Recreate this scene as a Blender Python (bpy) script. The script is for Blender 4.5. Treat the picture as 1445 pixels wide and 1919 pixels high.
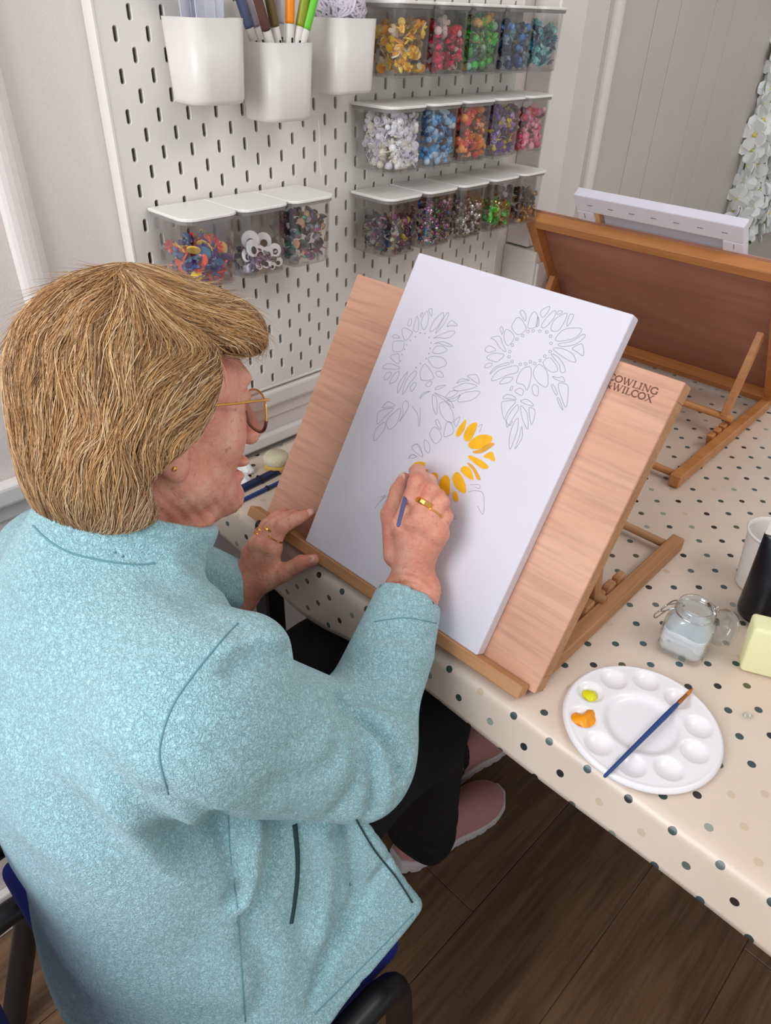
import bpy, bmesh, math, random
import numpy as np
from mathutils import Vector, Matrix

scene = bpy.context.scene
for o in list(bpy.data.objects):
    bpy.data.objects.remove(o)
COL = scene.collection
random.seed(7)
NR = np.random.RandomState(11)

# ---------------------------------------------------------------- camera (solved from the pegboard's 40 mm slot grid)
CAM_R = np.array([[0.7072, 0.7064, 0.0290], [0.4238, -0.3900, -0.8174], [-0.5661, 0.5904, -0.5752]])
_u, _s, _v = np.linalg.svd(CAM_R)
CAM_R = _u @ _v
CAM_C = np.array([0.8716, -0.4569, 1.3596])
CAM_F = 1342.04
cam_data = bpy.data.cameras.new('camera')
cam_data.sensor_fit = 'VERTICAL'
cam_data.sensor_height = 24.0
cam_data.lens = CAM_F / 1919.0 * 24.0
cam_data.clip_start = 0.02
cam = bpy.data.objects.new('camera', cam_data)
COL.objects.link(cam)
M = Matrix.Identity(4)
for i in range(3):
    M[i][0] = CAM_R[0][i]; M[i][1] = -CAM_R[1][i]; M[i][2] = -CAM_R[2][i]; M[i][3] = CAM_C[i]
cam.matrix_world = M
scene.camera = cam

# ---------------------------------------------------------------- light
world = bpy.data.worlds.new('world')
scene.world = world
world.use_nodes = True
wn = world.node_tree.nodes
wn['Background'].inputs[0].default_value = (0.93, 0.96, 1.0, 1)
wn['Background'].inputs[1].default_value = 0.52

def area_light(name, loc, target, sx, sy, power, color):
    d = bpy.data.lights.new(name, 'AREA')
    d.shape = 'RECTANGLE'; d.size = sx; d.size_y = sy; d.energy = power; d.color = color
    o = bpy.data.objects.new(name, d)
    COL.objects.link(o)
    o.location = loc
    o.rotation_euler = (Vector(target) - Vector(loc)).to_track_quat('-Z', 'Y').to_euler()
    return o
area_light('window_daylight', (0.30, -1.62, 1.80), (0.30, 0.0, 0.95), 1.3, 1.2, 27, (0.95, 0.97, 1.0))
area_light('ceiling_lamp', (1.9, 0.6, 2.75), (0.5, 0.3, 0.7), 1.3, 0.5, 9, (1.0, 0.95, 0.88))

vs = scene.view_settings
vs.view_transform = 'Standard'
vs.look = 'None'
vs.gamma = 1.0
vs.use_curve_mapping = False
vs.exposure = 0.35
scene.cycles.transparent_max_bounces = 32

# ---------------------------------------------------------------- pixel helpers (a pixel gives a ray; a known surface gives the distance)
def ray(u, v):
    d = CAM_R.T @ np.array([(u - 722.5) / CAM_F, (v - 959.5) / CAM_F, 1.0])
    return d
def at_depth(u, v, d): return CAM_C + ray(u, v) * d
def on_x(u, v, x=0.0): d = ray(u, v); return CAM_C + d * (x - CAM_C[0]) / d[0]
def on_z(u, v, z): d = ray(u, v); return CAM_C + d * (z - CAM_C[2]) / d[2]
def on_plane(u, v, o, n): d = ray(u, v); return CAM_C + d * (((o - CAM_C) @ n) / (d @ n))
def project(P):
    c = (np.atleast_2d(P) - CAM_C) @ CAM_R.T
    return np.stack([722.5 + CAM_F * c[:, 0] / c[:, 2], 959.5 + CAM_F * c[:, 1] / c[:, 2]], 1)

TABLE_Z = 0.74

# ---------------------------------------------------------------- materials
def lin(r, g, b):
    f = lambda c: (c / 12.92 if c <= 0.04045 else ((c + 0.055) / 1.055) ** 2.4)
    return (f(r / 255.), f(g / 255.), f(b / 255.), 1.0)
MATS = {}
class NT:
    def __init__(s, m): s.t = m.node_tree; s.n = s.t.nodes; s.l = s.t.links
    def add(s, typ, **kw):
        n = s.n.new(typ)
        for k, v in kw.items():
            if k == 'ins':
                for a, b in v.items(): s.put(n, a, b)
            else: setattr(n, k, v)
        return n
    def put(s, n, a, b):
        if isinstance(b, bpy.types.NodeSocket): s.l.new(b, n.inputs[a])
        else: n.inputs[a].default_value = b
    def math(s, op, a, b=0.0, c=None):
        n = s.n.new('ShaderNodeMath'); n.operation = op
        s.put(n, 0, a); s.put(n, 1, b)
        if c is not None: s.put(n, 2, c)
        return n.outputs[0]
    def mix(s, f, a, b, typ='MIX'):
        n = s.n.new('ShaderNodeMix'); n.data_type = 'RGBA'; n.blend_type = typ
        s.put(n, 0, f); s.put(n, 6, a); s.put(n, 7, b)
        return n.outputs[2]
    def ramp(s, f, stops, interp='LINEAR'):
        n = s.n.new('ShaderNodeValToRGB'); n.color_ramp.interpolation = interp
        cr = n.color_ramp
        while len(cr.elements) < len(stops): cr.elements.new(0.5)
        for e, (p, c) in zip(cr.elements, stops): e.position = p; e.color = c
        s.put(n, 0, f)
        return n.outputs[0]
def new_mat(name, color=(0.8, 0.8, 0.8, 1), rough=0.5, metal=0.0, spec=0.5, trans=0.0, ior=1.45, alpha=1.0, coat=0.0):
    m = bpy.data.materials.new(name); m.use_nodes = True
    b = m.node_tree.nodes['Principled BSDF']
    b.inputs['Base Color'].default_value = color
    b.inputs['Roughness'].default_value = rough
    b.inputs['Metallic'].default_value = metal
    b.inputs['Specular IOR Level'].default_value = spec
    b.inputs['Transmission Weight'].default_value = trans
    b.inputs['IOR'].default_value = ior
    b.inputs['Alpha'].default_value = alpha
    b.inputs['Coat Weight'].default_value = coat
    MATS[name] = m
    return m, NT(m), b
def bump(nt, b, height, strength=0.3, dist=0.002, normal=None):
    n = nt.add('ShaderNodeBump'); n.inputs['Strength'].default_value = strength; n.inputs['Distance'].default_value = dist
    nt.l.new(height, n.inputs['Height'])
    if normal is not None: nt.l.new(normal, n.inputs['Normal'])
    nt.l.new(n.outputs[0], b.inputs['Normal'])
    return n.outputs[0]
def noise(nt, scale, detail=3.0, rough=0.5, vec=None, dist=0.0):
    n = nt.add('ShaderNodeTexNoise', ins={'Scale': scale, 'Detail': detail, 'Roughness': rough, 'Distortion': dist})
    if vec is None: vec = nt.add('ShaderNodeTexCoord').outputs['Object']
    nt.l.new(vec, n.inputs['Vector'])
    return n.outputs[0]
def mapped(nt, scale, rot=(0, 0, 0), coord='Object'):
    t = nt.add('ShaderNodeTexCoord')
    m = nt.add('ShaderNodeMapping'); m.inputs['Scale'].default_value = scale; m.inputs['Rotation'].default_value = rot
    nt.l.new(t.outputs[coord], m.inputs['Vector'])
    return m.outputs[0]
def plain(name, color, rough=0.5, bump_scale=0, bump_str=0.2, bump_dist=0.001, var=0.0, var_scale=8, **kw):
    m, nt, b = new_mat(name, color, rough, **kw)
    if var:
        f = noise(nt, var_scale, 4)
        dark = tuple(c * (1 - var) for c in color[:3]) + (1,)
        lite = tuple(min(1, c * (1 + var)) for c in color[:3]) + (1,)
        nt.l.new(nt.ramp(f, [(0.3, dark), (0.7, lite)]), b.inputs['Base Color'])
    if bump_scale:
        bump(nt, b, noise(nt, bump_scale, 4), bump_str, bump_dist)
    return m
def wood(name, c_dark, c_lite, axis=0, scale=30, stretch=14, rough=0.5, bstr=0.25, streak=0.35, coat=0.0):
    m, nt, b = new_mat(name, c_lite, rough, coat=coat)
    sc = [scale, scale, scale]; sc[axis] = scale / stretch
    v = mapped(nt, sc)
    f1 = noise(nt, 1.0, 6, 0.62, v, 0.6)
    sc2 = [scale * 6, scale * 6, scale * 6]; sc2[axis] = scale * 0.35
    f2 = noise(nt, 1.0, 3, 0.6, mapped(nt, sc2))
    f3 = noise(nt, 6.0, 2)
    col = nt.ramp(f1, [(0.28, c_dark), (0.5, tuple(0.5 * (a + d) for a, d in zip(c_dark, c_lite))), (0.72, c_lite)])
    f2r = nt.ramp(f2, [(0.35, (1 - streak, 1 - streak, 1 - streak, 1)), (0.55, (1, 1, 1, 1))])
    col = nt.mix(1.0, col, f2r, 'MULTIPLY')
    f3r = nt.ramp(f3, [(0.3, (0.88, 0.87, 0.86, 1)), (0.7, (1, 1, 1, 1))])
    nt.l.new(nt.mix(1.0, col, f3r, 'MULTIPLY'), b.inputs['Base Color'])
    bump(nt, b, f2, bstr, 0.0006)
    return m
def vcol_mat(name, rough=0.4, metal=0.0, coat=0.0, spec=0.5, attr='Col', bscale=0, bstr=0.2):
    m, nt, b = new_mat(name, rough=rough, metal=metal, coat=coat, spec=spec)
    a = nt.add('ShaderNodeAttribute', attribute_name=attr)
    nt.l.new(a.outputs['Color'], b.inputs['Base Color'])
    if bscale: bump(nt, b, noise(nt, bscale, 3), bstr, 0.001)
    return m

# ---------------------------------------------------------------- objects
def setp(o, label=None, cat=None, group=None, kind=None):
    if label: o['label'] = label
    if cat: o['category'] = cat
    if group: o['group'] = group
    if kind: o['kind'] = kind
    return o
def empty(name, loc=(0, 0, 0), rot=(0, 0, 0), label=None, cat=None, group=None):
    o = bpy.data.objects.new(name, None); COL.objects.link(o)
    o.empty_display_size = 0.02
    o.location = loc; o.rotation_euler = rot
    return setp(o, label, cat, group)
def obj(name, data, mat=None, parent=None, smooth=False, loc=None, rot=None):
    """data: (verts, faces) or a mesh."""
    if not isinstance(data, bpy.types.Mesh):
        me = bpy.data.meshes.new(name)
        v, f = data
        me.from_pydata([tuple(p) for p in v], [], [tuple(q) for q in f])
        me.update()
    else: me = data
    if mat is not None and len(me.materials) == 0: me.materials.append(MATS[mat] if isinstance(mat, str) else mat)
    if smooth: me.polygons.foreach_set('use_smooth', [True] * len(me.polygons))
    o = bpy.data.objects.new(name, me); COL.objects.link(o)
    if parent is not None: o.parent = parent
    if loc is not None: o.location = loc
    if rot is not None: o.rotation_euler = rot
    return o
def join(*parts):
    V = []; F = []
    for v, f in parts:
        n = len(V); V += [tuple(p) for p in v]; F += [tuple(i + n for i in q) for q in f]
    return V, F
def xf(data, fn):
    v, f = data
    return [tuple(fn(np.array(p, float))) for p in v], f
def move(data, d): return xf(data, lambda p: p + np.array(d))
def box(x0, x1, y0, y1, z0, z1, bev=0.0, seg=2):
    if bev <= 0:
        v = [(x0, y0, z0), (x1, y0, z0), (x1, y1, z0), (x0, y1, z0), (x0, y0, z1), (x1, y0, z1), (x1, y1, z1), (x0, y1, z1)]
        f = [(3, 2, 1, 0), (4, 5, 6, 7), (0, 1, 5, 4), (1, 2, 6, 5), (2, 3, 7, 6), (3, 0, 4, 7)]
        return v, f
    bm = bmesh.new()
    bmesh.ops.create_cube(bm, size=1)
    for w in bm.verts:
        w.co = Vector((x0 if w.co.x < 0 else x1, y0 if w.co.y < 0 else y1, z0 if w.co.z < 0 else z1))
    bmesh.ops.bevel(bm, geom=bm.edges[:], offset=bev, segments=seg, affect='EDGES', profile=0.5)
    bm.verts.index_update()
    v = [tuple(w.co) for w in bm.verts]; f = [tuple(q.index for q in p.verts) for p in bm.faces]
    bm.free()
    return v, f
def frames(pts, closed=False):
    P = np.array(pts, float); n = len(P)
    if closed: T = np.roll(P, -1, 0) - np.roll(P, 1, 0)
    else:
        T = np.zeros_like(P); T[1:-1] = P[2:] - P[:-2]; T[0] = P[1] - P[0]; T[-1] = P[-1] - P[-2]
    T /= np.linalg.norm(T, axis=1)[:, None] + 1e-12
    a = np.array([0, 0, 1.0]) if abs(T[0][2]) < 0.9 else np.array([1.0, 0, 0])
    N = np.zeros_like(P); B = np.zeros_like(P)
    for i in range(n):
        a = a - T[i] * (a @ T[i]); a /= np.linalg.norm(a) + 1e-12
        N[i] = a; B[i] = np.cross(T[i], a)
    return P, T, N, B
def tube(pts, r, sides=8, closed=False, caps=True, flat=1.0):
    P, T, N, B = frames(pts, closed); n = len(P)
    R = np.full(n, r) if np.isscalar(r) else np.interp(np.linspace(0, 1, n), np.linspace(0, 1, len(r)), r)
    V = []; F = []
    for i in range(n):
        for k in range(sides):
            a = 2 * math.pi * k / sides
            V.append(P[i] + R[i] * (math.cos(a) * N[i] + flat * math.sin(a) * B[i]))
    m = n if closed else n - 1
    for i in range(m):
        j = (i + 1) % n
        for k in range(sides):
            l = (k + 1) % sides
            F.append((i * sides + k, i * sides + l, j * sides + l, j * sides + k))
    if caps and not closed:
        F.append(tuple(range(sides))[::-1]); F.append(tuple((n - 1) * sides + k for k in range(sides)))
    return V, F
def lathe(prof, n=32, a0=0.0, a1=2 * math.pi):
    V = []; F = []; full = abs(a1 - a0 - 2 * math.pi) < 1e-6
    m = n if full else n + 1
    for r, z in prof:
        for k in range(m):
            a = a0 + (a1 - a0) * k / n
            V.append((r * math.cos(a), r * math.sin(a), z))
    for i in range(len(prof) - 1):
        for k in range(n):
            l = (k + 1) % m
            F.append((i * m + k, i * m + l, (i + 1) * m + l, (i + 1) * m + k))
    return V, F
def spline(pts, per=6, closed=False):
    P = np.array(pts, float); n = len(P); out = []
    for i in range(n if closed else n - 1):
        if closed: a, b, c, d = P[(i - 1) % n], P[i], P[(i + 1) % n], P[(i + 2) % n]
        else: a, b, c, d = P[max(i - 1, 0)], P[i], P[i + 1], P[min(i + 2, n - 1)]
        for k in range(per):
            t = k / per
            out.append(0.5 * ((2 * b) + (c - a) * t + (2 * a - 5 * b + 4 * c - d) * t * t + (3 * b - a - 3 * c + d) * t ** 3))
    if not closed: out.append(P[-1])
    return np.array(out)
def copy_tree(o, parent=None):
    c = o.copy(); COL.objects.link(c); c.parent = parent
    for ch in list(o.children): copy_tree(ch, c)
    return c
def set_vcol(me, cols):
    a = me.color_attributes.new('Col', 'FLOAT_COLOR', 'POINT')
    a.data.foreach_set('color', np.asarray(cols, np.float32).ravel())
# ---------------------------------------------------------------- material library
plain('wall_paint', lin(222, 212, 208), 0.6, bump_scale=420, bump_str=0.35, bump_dist=0.0009, var=0.03, var_scale=3)
plain('wall_boards', lin(196, 190, 182), 0.55, bump_scale=300, bump_str=0.12, bump_dist=0.0006, var=0.02)
plain('white_gloss', lin(226, 220, 216), 0.28, bump_scale=60, bump_str=0.05)
plain('peg_white', lin(228, 224, 216), 0.42, var=0.012)
plain('white_plastic', lin(222, 217, 211), 0.32, var=0.008)
plain('lid_plastic', lin(232, 229, 224), 0.4, bump_scale=900, bump_str=0.06, bump_dist=0.0004)
plain('canvas_white', lin(217, 214, 223), 0.75, bump_scale=1500, bump_str=0.12, bump_dist=0.0004, var=0.012, var_scale=30)
plain('palette_white', lin(236, 232, 234), 0.2, coat=0.2)
plain('black_metal', lin(22, 21, 24), 0.38)
plain('black_plastic', lin(16, 17, 24), 0.28)
plain('blue_fabric', lin(26, 34, 120), 0.85, bump_scale=900, bump_str=0.4)
plain('gold', lin(232, 180, 92), 0.18, metal=1.0)
plain('steel', lin(200, 200, 200), 0.18, metal=1.0)
plain('pencil', lin(150, 150, 162), 0.8)
plain('brush_blue', lin(34, 62, 122), 0.3)
plain('brush_blue_dark', lin(18, 32, 74), 0.35)
plain('brush_blue_grey', lin(84, 92, 142), 0.35)
plain('brush_hair', lin(196, 120, 40), 0.6, bump_scale=1500, bump_str=0.4)
plain('copper', lin(190, 120, 70), 0.25, metal=1.0)
plain('paint_yellow', lin(222, 216, 20), 0.25)
plain('paint_orange', lin(238, 150, 4), 0.28)
plain('petal_yellow', lin(240, 178, 0), 0.5, var=0.1, var_scale=90)
plain('petal_ochre', lin(222, 160, 50), 0.55, var=0.1, var_scale=90)
plain('sponge_yellow', lin(238, 234, 186), 0.9, bump_scale=700, bump_str=0.5)
plain('sponge_cream', lin(216, 206, 176), 0.95, bump_scale=260, bump_str=0.8, bump_dist=0.002, var=0.08, var_scale=60)
plain('sponge_amber', lin(220, 176, 92), 0.8, bump_scale=260, bump_str=0.5, var=0.1, var_scale=50)
plain('milky', lin(228, 230, 238), 0.35)
plain('tissue', lin(235, 232, 232), 0.9)
plain('burnt', lin(104, 66, 52), 0.7)
plain('table_under', lin(120, 112, 104), 0.6)
plain('trouser_black', lin(16, 16, 20), 0.9, bump_scale=1200, bump_str=0.2)
plain('shoe_pink', lin(196, 140, 138), 0.8, bump_scale=1800, bump_str=0.5, var=0.06, var_scale=200)
plain('shoe_sole', lin(206, 196, 196), 0.6)
plain('shoe_lace', lin(120, 70, 76), 0.8)
plain('sock', lin(190, 184, 176), 0.9)
plain('lens_tint', lin(226, 226, 222), 0.05, trans=0.9, ior=1.15)
plain('tortoise', lin(96, 44, 40), 0.2, var=0.5, var_scale=120)
plain('nail', lin(226, 176, 160), 0.3)
plain('leaf', lin(70, 110, 52), 0.5)
plain('flower_white', lin(236, 238, 236), 0.7)
plain('flower_centre', lin(222, 214, 96), 0.7)
plain('foam_wire', lin(150, 150, 150), 0.3, metal=1.0)
plain('thread_white', lin(236, 232, 236), 0.8)
plain('yarn', lin(214, 206, 216), 0.95, bump_scale=500, bump_str=0.8)
plain('wood_end', lin(206, 160, 110), 0.6, bump_scale=400, bump_str=0.2)
wood('wood_veneer', lin(206, 150, 122), lin(226, 174, 147), 0, 22, 7, 0.5, 0.3, 0.16)
wood('wood_frame', lin(176, 122, 78), lin(206, 154, 108), 0, 30, 10, 0.5, 0.2, 0.15)
wood('wood_frame_y', lin(176, 122, 78), lin(206, 154, 108), 1, 30, 10, 0.5, 0.2, 0.15)
wood('wood_frame_z', lin(176, 122, 78), lin(206, 154, 108), 2, 30, 10, 0.5, 0.2, 0.15)
wood('wood_orange', lin(184, 116, 62), lin(208, 144, 88), 0, 24, 10, 0.4, 0.2, 0.12)
wood('wood_orange_z', lin(178, 112, 58), lin(204, 140, 84), 2, 24, 10, 0.4, 0.2, 0.12)
wood('wood_back', lin(150, 98, 78), lin(184, 130, 108), 0, 9, 5, 0.5, 0.15, 0.12)
wood('floor_wood', lin(92, 66, 46), lin(138, 106, 78), 1, 16, 12, 0.45, 0.3, 0.3)
def clear_plastic():
    m = bpy.data.materials.new('clear_plastic'); m.use_nodes = True; MATS['clear_plastic'] = m
    nt = NT(m); nt.n.remove(nt.n['Principled BSDF'])
    out = nt.n['Material Output']
    tr = nt.add('ShaderNodeBsdfTransparent', ins={'Color': (0.955, 0.955, 0.955, 1)})
    gl = nt.add('ShaderNodeBsdfGlossy', ins={'Roughness': 0.06, 'Color': (1, 1, 1, 1)})
    fr = nt.add('ShaderNodeLayerWeight', ins={'Blend': 0.5})
    mx = nt.add('ShaderNodeMixShader')
    f = nt.math('ADD', nt.math('MULTIPLY', nt.math('POWER', fr.outputs['Facing'], 3.0), 0.65), 0.045)
    nt.l.new(f, mx.inputs[0]); nt.l.new(tr.outputs[0], mx.inputs[1]); nt.l.new(gl.outputs[0], mx.inputs[2])
    nt.l.new(mx.outputs[0], out.inputs[0])
    m2 = m.copy(); m2.name = 'clear_glass'; MATS['clear_glass'] = m2
    t2 = [n for n in m2.node_tree.nodes if n.type == 'BSDF_TRANSPARENT'][0]; t2.inputs[0].default_value = (0.90, 0.925, 0.915, 1)
    for n in m2.node_tree.nodes:
        if n.type == 'MATH' and n.operation == 'POWER': n.inputs[1].default_value = 1.8
        if n.type == 'MATH' and n.operation == 'ADD': n.inputs[1].default_value = 0.09
        if n.type == 'BSDF_GLOSSY': n.inputs['Roughness'].default_value = 0.03
clear_plastic()
plain('bin_rim_grey', lin(150, 148, 146), 0.3, alpha=0.75)
plain('bin_base_grey', lin(170, 168, 164), 0.2, alpha=0.35)
vcol_mat('bead_mix', 0.3, coat=0.3)
vcol_mat('bead_shiny', 0.12, metal=0.6)
def cloth_dots():
    m, nt, b = new_mat('dotted_cloth', lin(226, 210, 194), 0.3, coat=0.15)
    b.inputs['Coat Roughness'].default_value = 0.25
    uv = nt.add('ShaderNodeUVMap', uv_map='UVMap').outputs[0]
    sp = nt.add('ShaderNodeSeparateXYZ'); nt.l.new(uv, sp.inputs[0])
    DX, DY = 0.02318, 0.0250
    x = nt.math('DIVIDE', nt.math('SUBTRACT', sp.outputs[0], 0.5298), DX)
    y = nt.math('DIVIDE', nt.math('SUBTRACT', sp.outputs[1], 0.4634), DY)
    # centred lattice: i + j even  ->  a = (i + j) / 2, c = (i - j) / 2
    a = nt.math('MULTIPLY', nt.math('ADD', x, y), 0.5); c = nt.math('MULTIPLY', nt.math('SUBTRACT', x, y), 0.5)
    ra = nt.math('ROUND', a); rc = nt.math('ROUND', c)
    i = nt.math('ADD', ra, rc); j = nt.math('SUBTRACT', ra, rc)
    dx = nt.math('MULTIPLY', nt.math('SUBTRACT', x, i), DX); dy = nt.math('MULTIPLY', nt.math('SUBTRACT', y, j), DY)
    d = nt.math('SQRT', nt.math('ADD', nt.math('MULTIPLY', dx, dx), nt.math('MULTIPLY', dy, dy)))
    mask = nt.math('LESS_THAN', d, 0.0043)
    cb = nt.add('ShaderNodeCombineXYZ'); nt.l.new(i, cb.inputs[0]); nt.l.new(j, cb.inputs[1])
    wnz = nt.add('ShaderNodeTexWhiteNoise', noise_dimensions='2D'); nt.l.new(cb.outputs[0], wnz.inputs['Vector'])
    dc = nt.ramp(wnz.outputs['Value'], [(0.0, lin(58, 74, 74)), (0.28, lin(44, 40, 40)), (0.45, lin(92, 104, 98)), (0.58, lin(150, 156, 144)), (0.70, lin(70, 92, 96)), (0.80, lin(84, 84, 66)), (0.90, lin(206, 184, 160))], 'CONSTANT')
    n1 = nt.ramp(noise(nt, 7, 4), [(0.3, lin(212, 192, 174)), (0.7, lin(222, 204, 188))])
    nt.l.new(nt.mix(mask, n1, dc), b.inputs['Base Color'])
    bump(nt, b, noise(nt, 9, 3), 0.25, 0.004)
cloth_dots()
def fleece():
    m, nt, b = new_mat('fleece', lin(150, 192, 194), 0.95, spec=0.2)
    t = nt.add('ShaderNodeTexCoord').outputs['Object']
    n0 = nt.add('ShaderNodeTexNoise', ins={'Scale': 130.0, 'Detail': 2.0}); nt.l.new(t, n0.inputs['Vector'])
    v = nt.mix(0.010, t, n0.outputs['Color'], 'ADD')
    n1 = nt.add('ShaderNodeTexNoise', ins={'Scale': 620.0, 'Detail': 1.0, 'Roughness': 0.5, 'Distortion': 0.8}); nt.l.new(v, n1.inputs['Vector'])
    n2 = noise(nt, 14, 3)
    c1 = nt.ramp(n1.outputs[0], [(0.34, lin(140, 184, 192)), (0.58, lin(174, 217, 225))])
    c2 = nt.ramp(n2, [(0.3, (0.93, 0.95, 0.95, 1)), (0.7, (1, 1, 1, 1))])
    nt.l.new(nt.mix(1.0, c1, c2, 'MULTIPLY'), b.inputs['Base Color'])
    b.inputs['Sheen Weight'].default_value = 0.35
    b.inputs['Sheen Roughness'].default_value = 0.5
    bump(nt, b, n1.outputs[0], 0.9, 0.0030)
    plain('fleece_seam', lin(104, 148, 156), 0.95)
    plain('fleece_dark', lin(40, 62, 66), 0.95)
fleece()
def skin():
    m, nt, b = new_mat('skin', lin(206, 150, 128), 0.48)
    f1 = noise(nt, 34, 4, 0.6); f2 = noise(nt, 150, 3, 0.6); f3 = noise(nt, 14, 2)
    c = nt.ramp(f1, [(0.3, lin(208, 130, 107)), (0.5, lin(222, 155, 130)), (0.72, lin(232, 178, 154))])
    c = nt.mix(nt.ramp(f2, [(0.60, (0, 0, 0, 1)), (0.74, (0.6, 0.6, 0.6, 1))]), c, lin(162, 92, 66))
    c = nt.mix(nt.ramp(f3, [(0.45, (0, 0, 0, 1)), (0.7, (0.5, 0.5, 0.5, 1))]), c, lin(206, 118, 102))
    nt.l.new(c, b.inputs['Base Color'])
    b.inputs['Subsurface Weight'].default_value = 0.12
    b.inputs['Subsurface Radius'].default_value = (0.008, 0.003, 0.0015)
    b.inputs['Subsurface Scale'].default_value = 0.6
    h = noise(nt, 160, 5, 0.65, dist=0.8)
    bump(nt, b, h, 0.7, 0.0022)
skin()
def hair_mat():
    m, nt, b = new_mat('hair_strand', rough=0.42, spec=0.5)
    a = nt.add('ShaderNodeAttribute', attribute_name='Col')
    nt.l.new(a.outputs['Color'], b.inputs['Base Color'])
    plain('hair_base', lin(122, 86, 54), 0.7, bump_scale=200, bump_str=0.5, var=0.25, var_scale=60)
hair_mat()
# ---------------------------------------------------------------- the room
WX = -0.02                                     # face of the left wall; the pegboard stands 20 mm proud of it
def structure(o, label=None): o['kind'] = 'structure'; o['label'] = label or o.name; return o
floor = structure(obj('floor', box(WX - 0.1, 2.6, -2.7, 2.7, -0.06, -0.004), 'floor_wood'), 'brown wood laminate floor under the table')
pi = 0
for cx in range(14):
    x0 = WX + cx * 0.19
    off = [0.0, 0.55, 0.25, 0.8][cx % 4]
    y = -2.7 + off - 1.3
    while y < 2.7:
        a, c = max(y, -2.7), min(y + 1.3, 2.7)
        if c - a > 0.05:
            obj('plank', box(x0 + 0.0006, x0 + 0.1894, a + 0.0006, c - 0.0006, -0.004, 0.0, 0.0008, 1), 'floor_wood', floor)
        y += 1.3
wall = structure(obj('wall_left', box(WX - 0.1, WX, -2.7, 1.05, 0, 2.45), 'wall_paint'), 'pale pinkish plaster wall behind the pegboard')
obj('wall_core', box(WX - 0.1, WX - 0.008, 1.05, 2.7, 0, 2.45), 'wall_boards', wall)
gy = [1.05, 1.238, 1.345, 1.517, 1.62, 1.772, 1.88, 2.052, 2.16, 2.332, 2.44, 2.7]
for a, c in zip(gy[:-1], gy[1:]):
    obj('wall_board', box(WX - 0.008, WX, a + 0.0014, c - 0.0014, 0, 2.45, 0.0012, 1), 'wall_boards', wall)
wb = structure(obj('wall_back', box(WX - 0.1, 2.6, 2.7, 2.8, 0, 2.45), 'wall_boards'), 'far wall of the room')
structure(obj('baseboard_left', box(WX, WX + 0.016, -2.7, 2.7, 0.0, 0.10, 0.004, 2), 'white_gloss'), 'white gloss skirting board')
def cover_strip(name, y, w, d, z0, z1):
    prof = [(0, -w / 2)] + [(d * math.sin(t) ** 0.7, -w / 2 * math.cos(t)) for t in np.linspace(0.12, math.pi - 0.12, 9)] + [(0, w / 2)]
    V = [(WX + a, y + b, z) for z in (z0, z1) for a, b in prof]
    n = len(prof)
    F = [(k, (k + 1) % n, n + (k + 1) % n, n + k) for k in range(n)] + [tuple(range(n))[::-1], tuple(range(n, 2 * n))]
    return structure(obj(name, (V, F), 'white_gloss', smooth=False))
cover_strip('trim_1', -0.142, 0.036, 0.013, 0.86, 2.45)['label'] = 'white vertical cover strip left of the pegboard'
cover_strip('trim_2', 1.078, 0.034, 0.013, 0.10, 2.45)['label'] = 'white vertical cover strip right of the pegboard'
structure(obj('trim_3', join(box(WX, 0.002, -2.7, 0.795, 0.818, 0.848, 0.006, 3), box(WX, WX + 0.006, -2.7, 0.795, 0.79, 0.820, 0.003, 2)), 'white_gloss'), 'white dado rail under the pegboard')
structure(obj('trim_4', box(WX, WX + 0.012, -2.7, 0.8, 0.742, 0.765, 0.004, 2), 'white_gloss'), 'white moulding where wall meets table')
# boxed-in pipe run with a socket at the end of the pegboard
tr = structure(obj('trim_5', box(WX, 0.035, 0.80, 0.885, 0.975, 2.45, 0.003, 2), 'white_gloss'), 'white boxed-in pipe beside the pegboard')
sk = empty('socket_box', (0, 0, 0), label='white trunking box with a power socket beside the rear easel', cat='socket')
obj('box_body', box(WX, 0.060, 0.795, 0.89, 0.742, 0.972, 0.003, 2), 'white_plastic', sk)
obj('face_plate', box(0.060, 0.066, 0.799, 0.886, 0.83, 0.95, 0.003, 2), 'white_plastic', sk)
for dy, dz, h in ((0.845, 0.905, 0.012), (0.828, 0.882, 0.005), (0.858, 0.882, 0.005)):
    obj('pin_hole', box(0.0655, 0.0668, dy - 0.003, dy + 0.003, dz - h / 2 - 0.003, dz + h / 2), 'black_plastic', sk)

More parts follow.
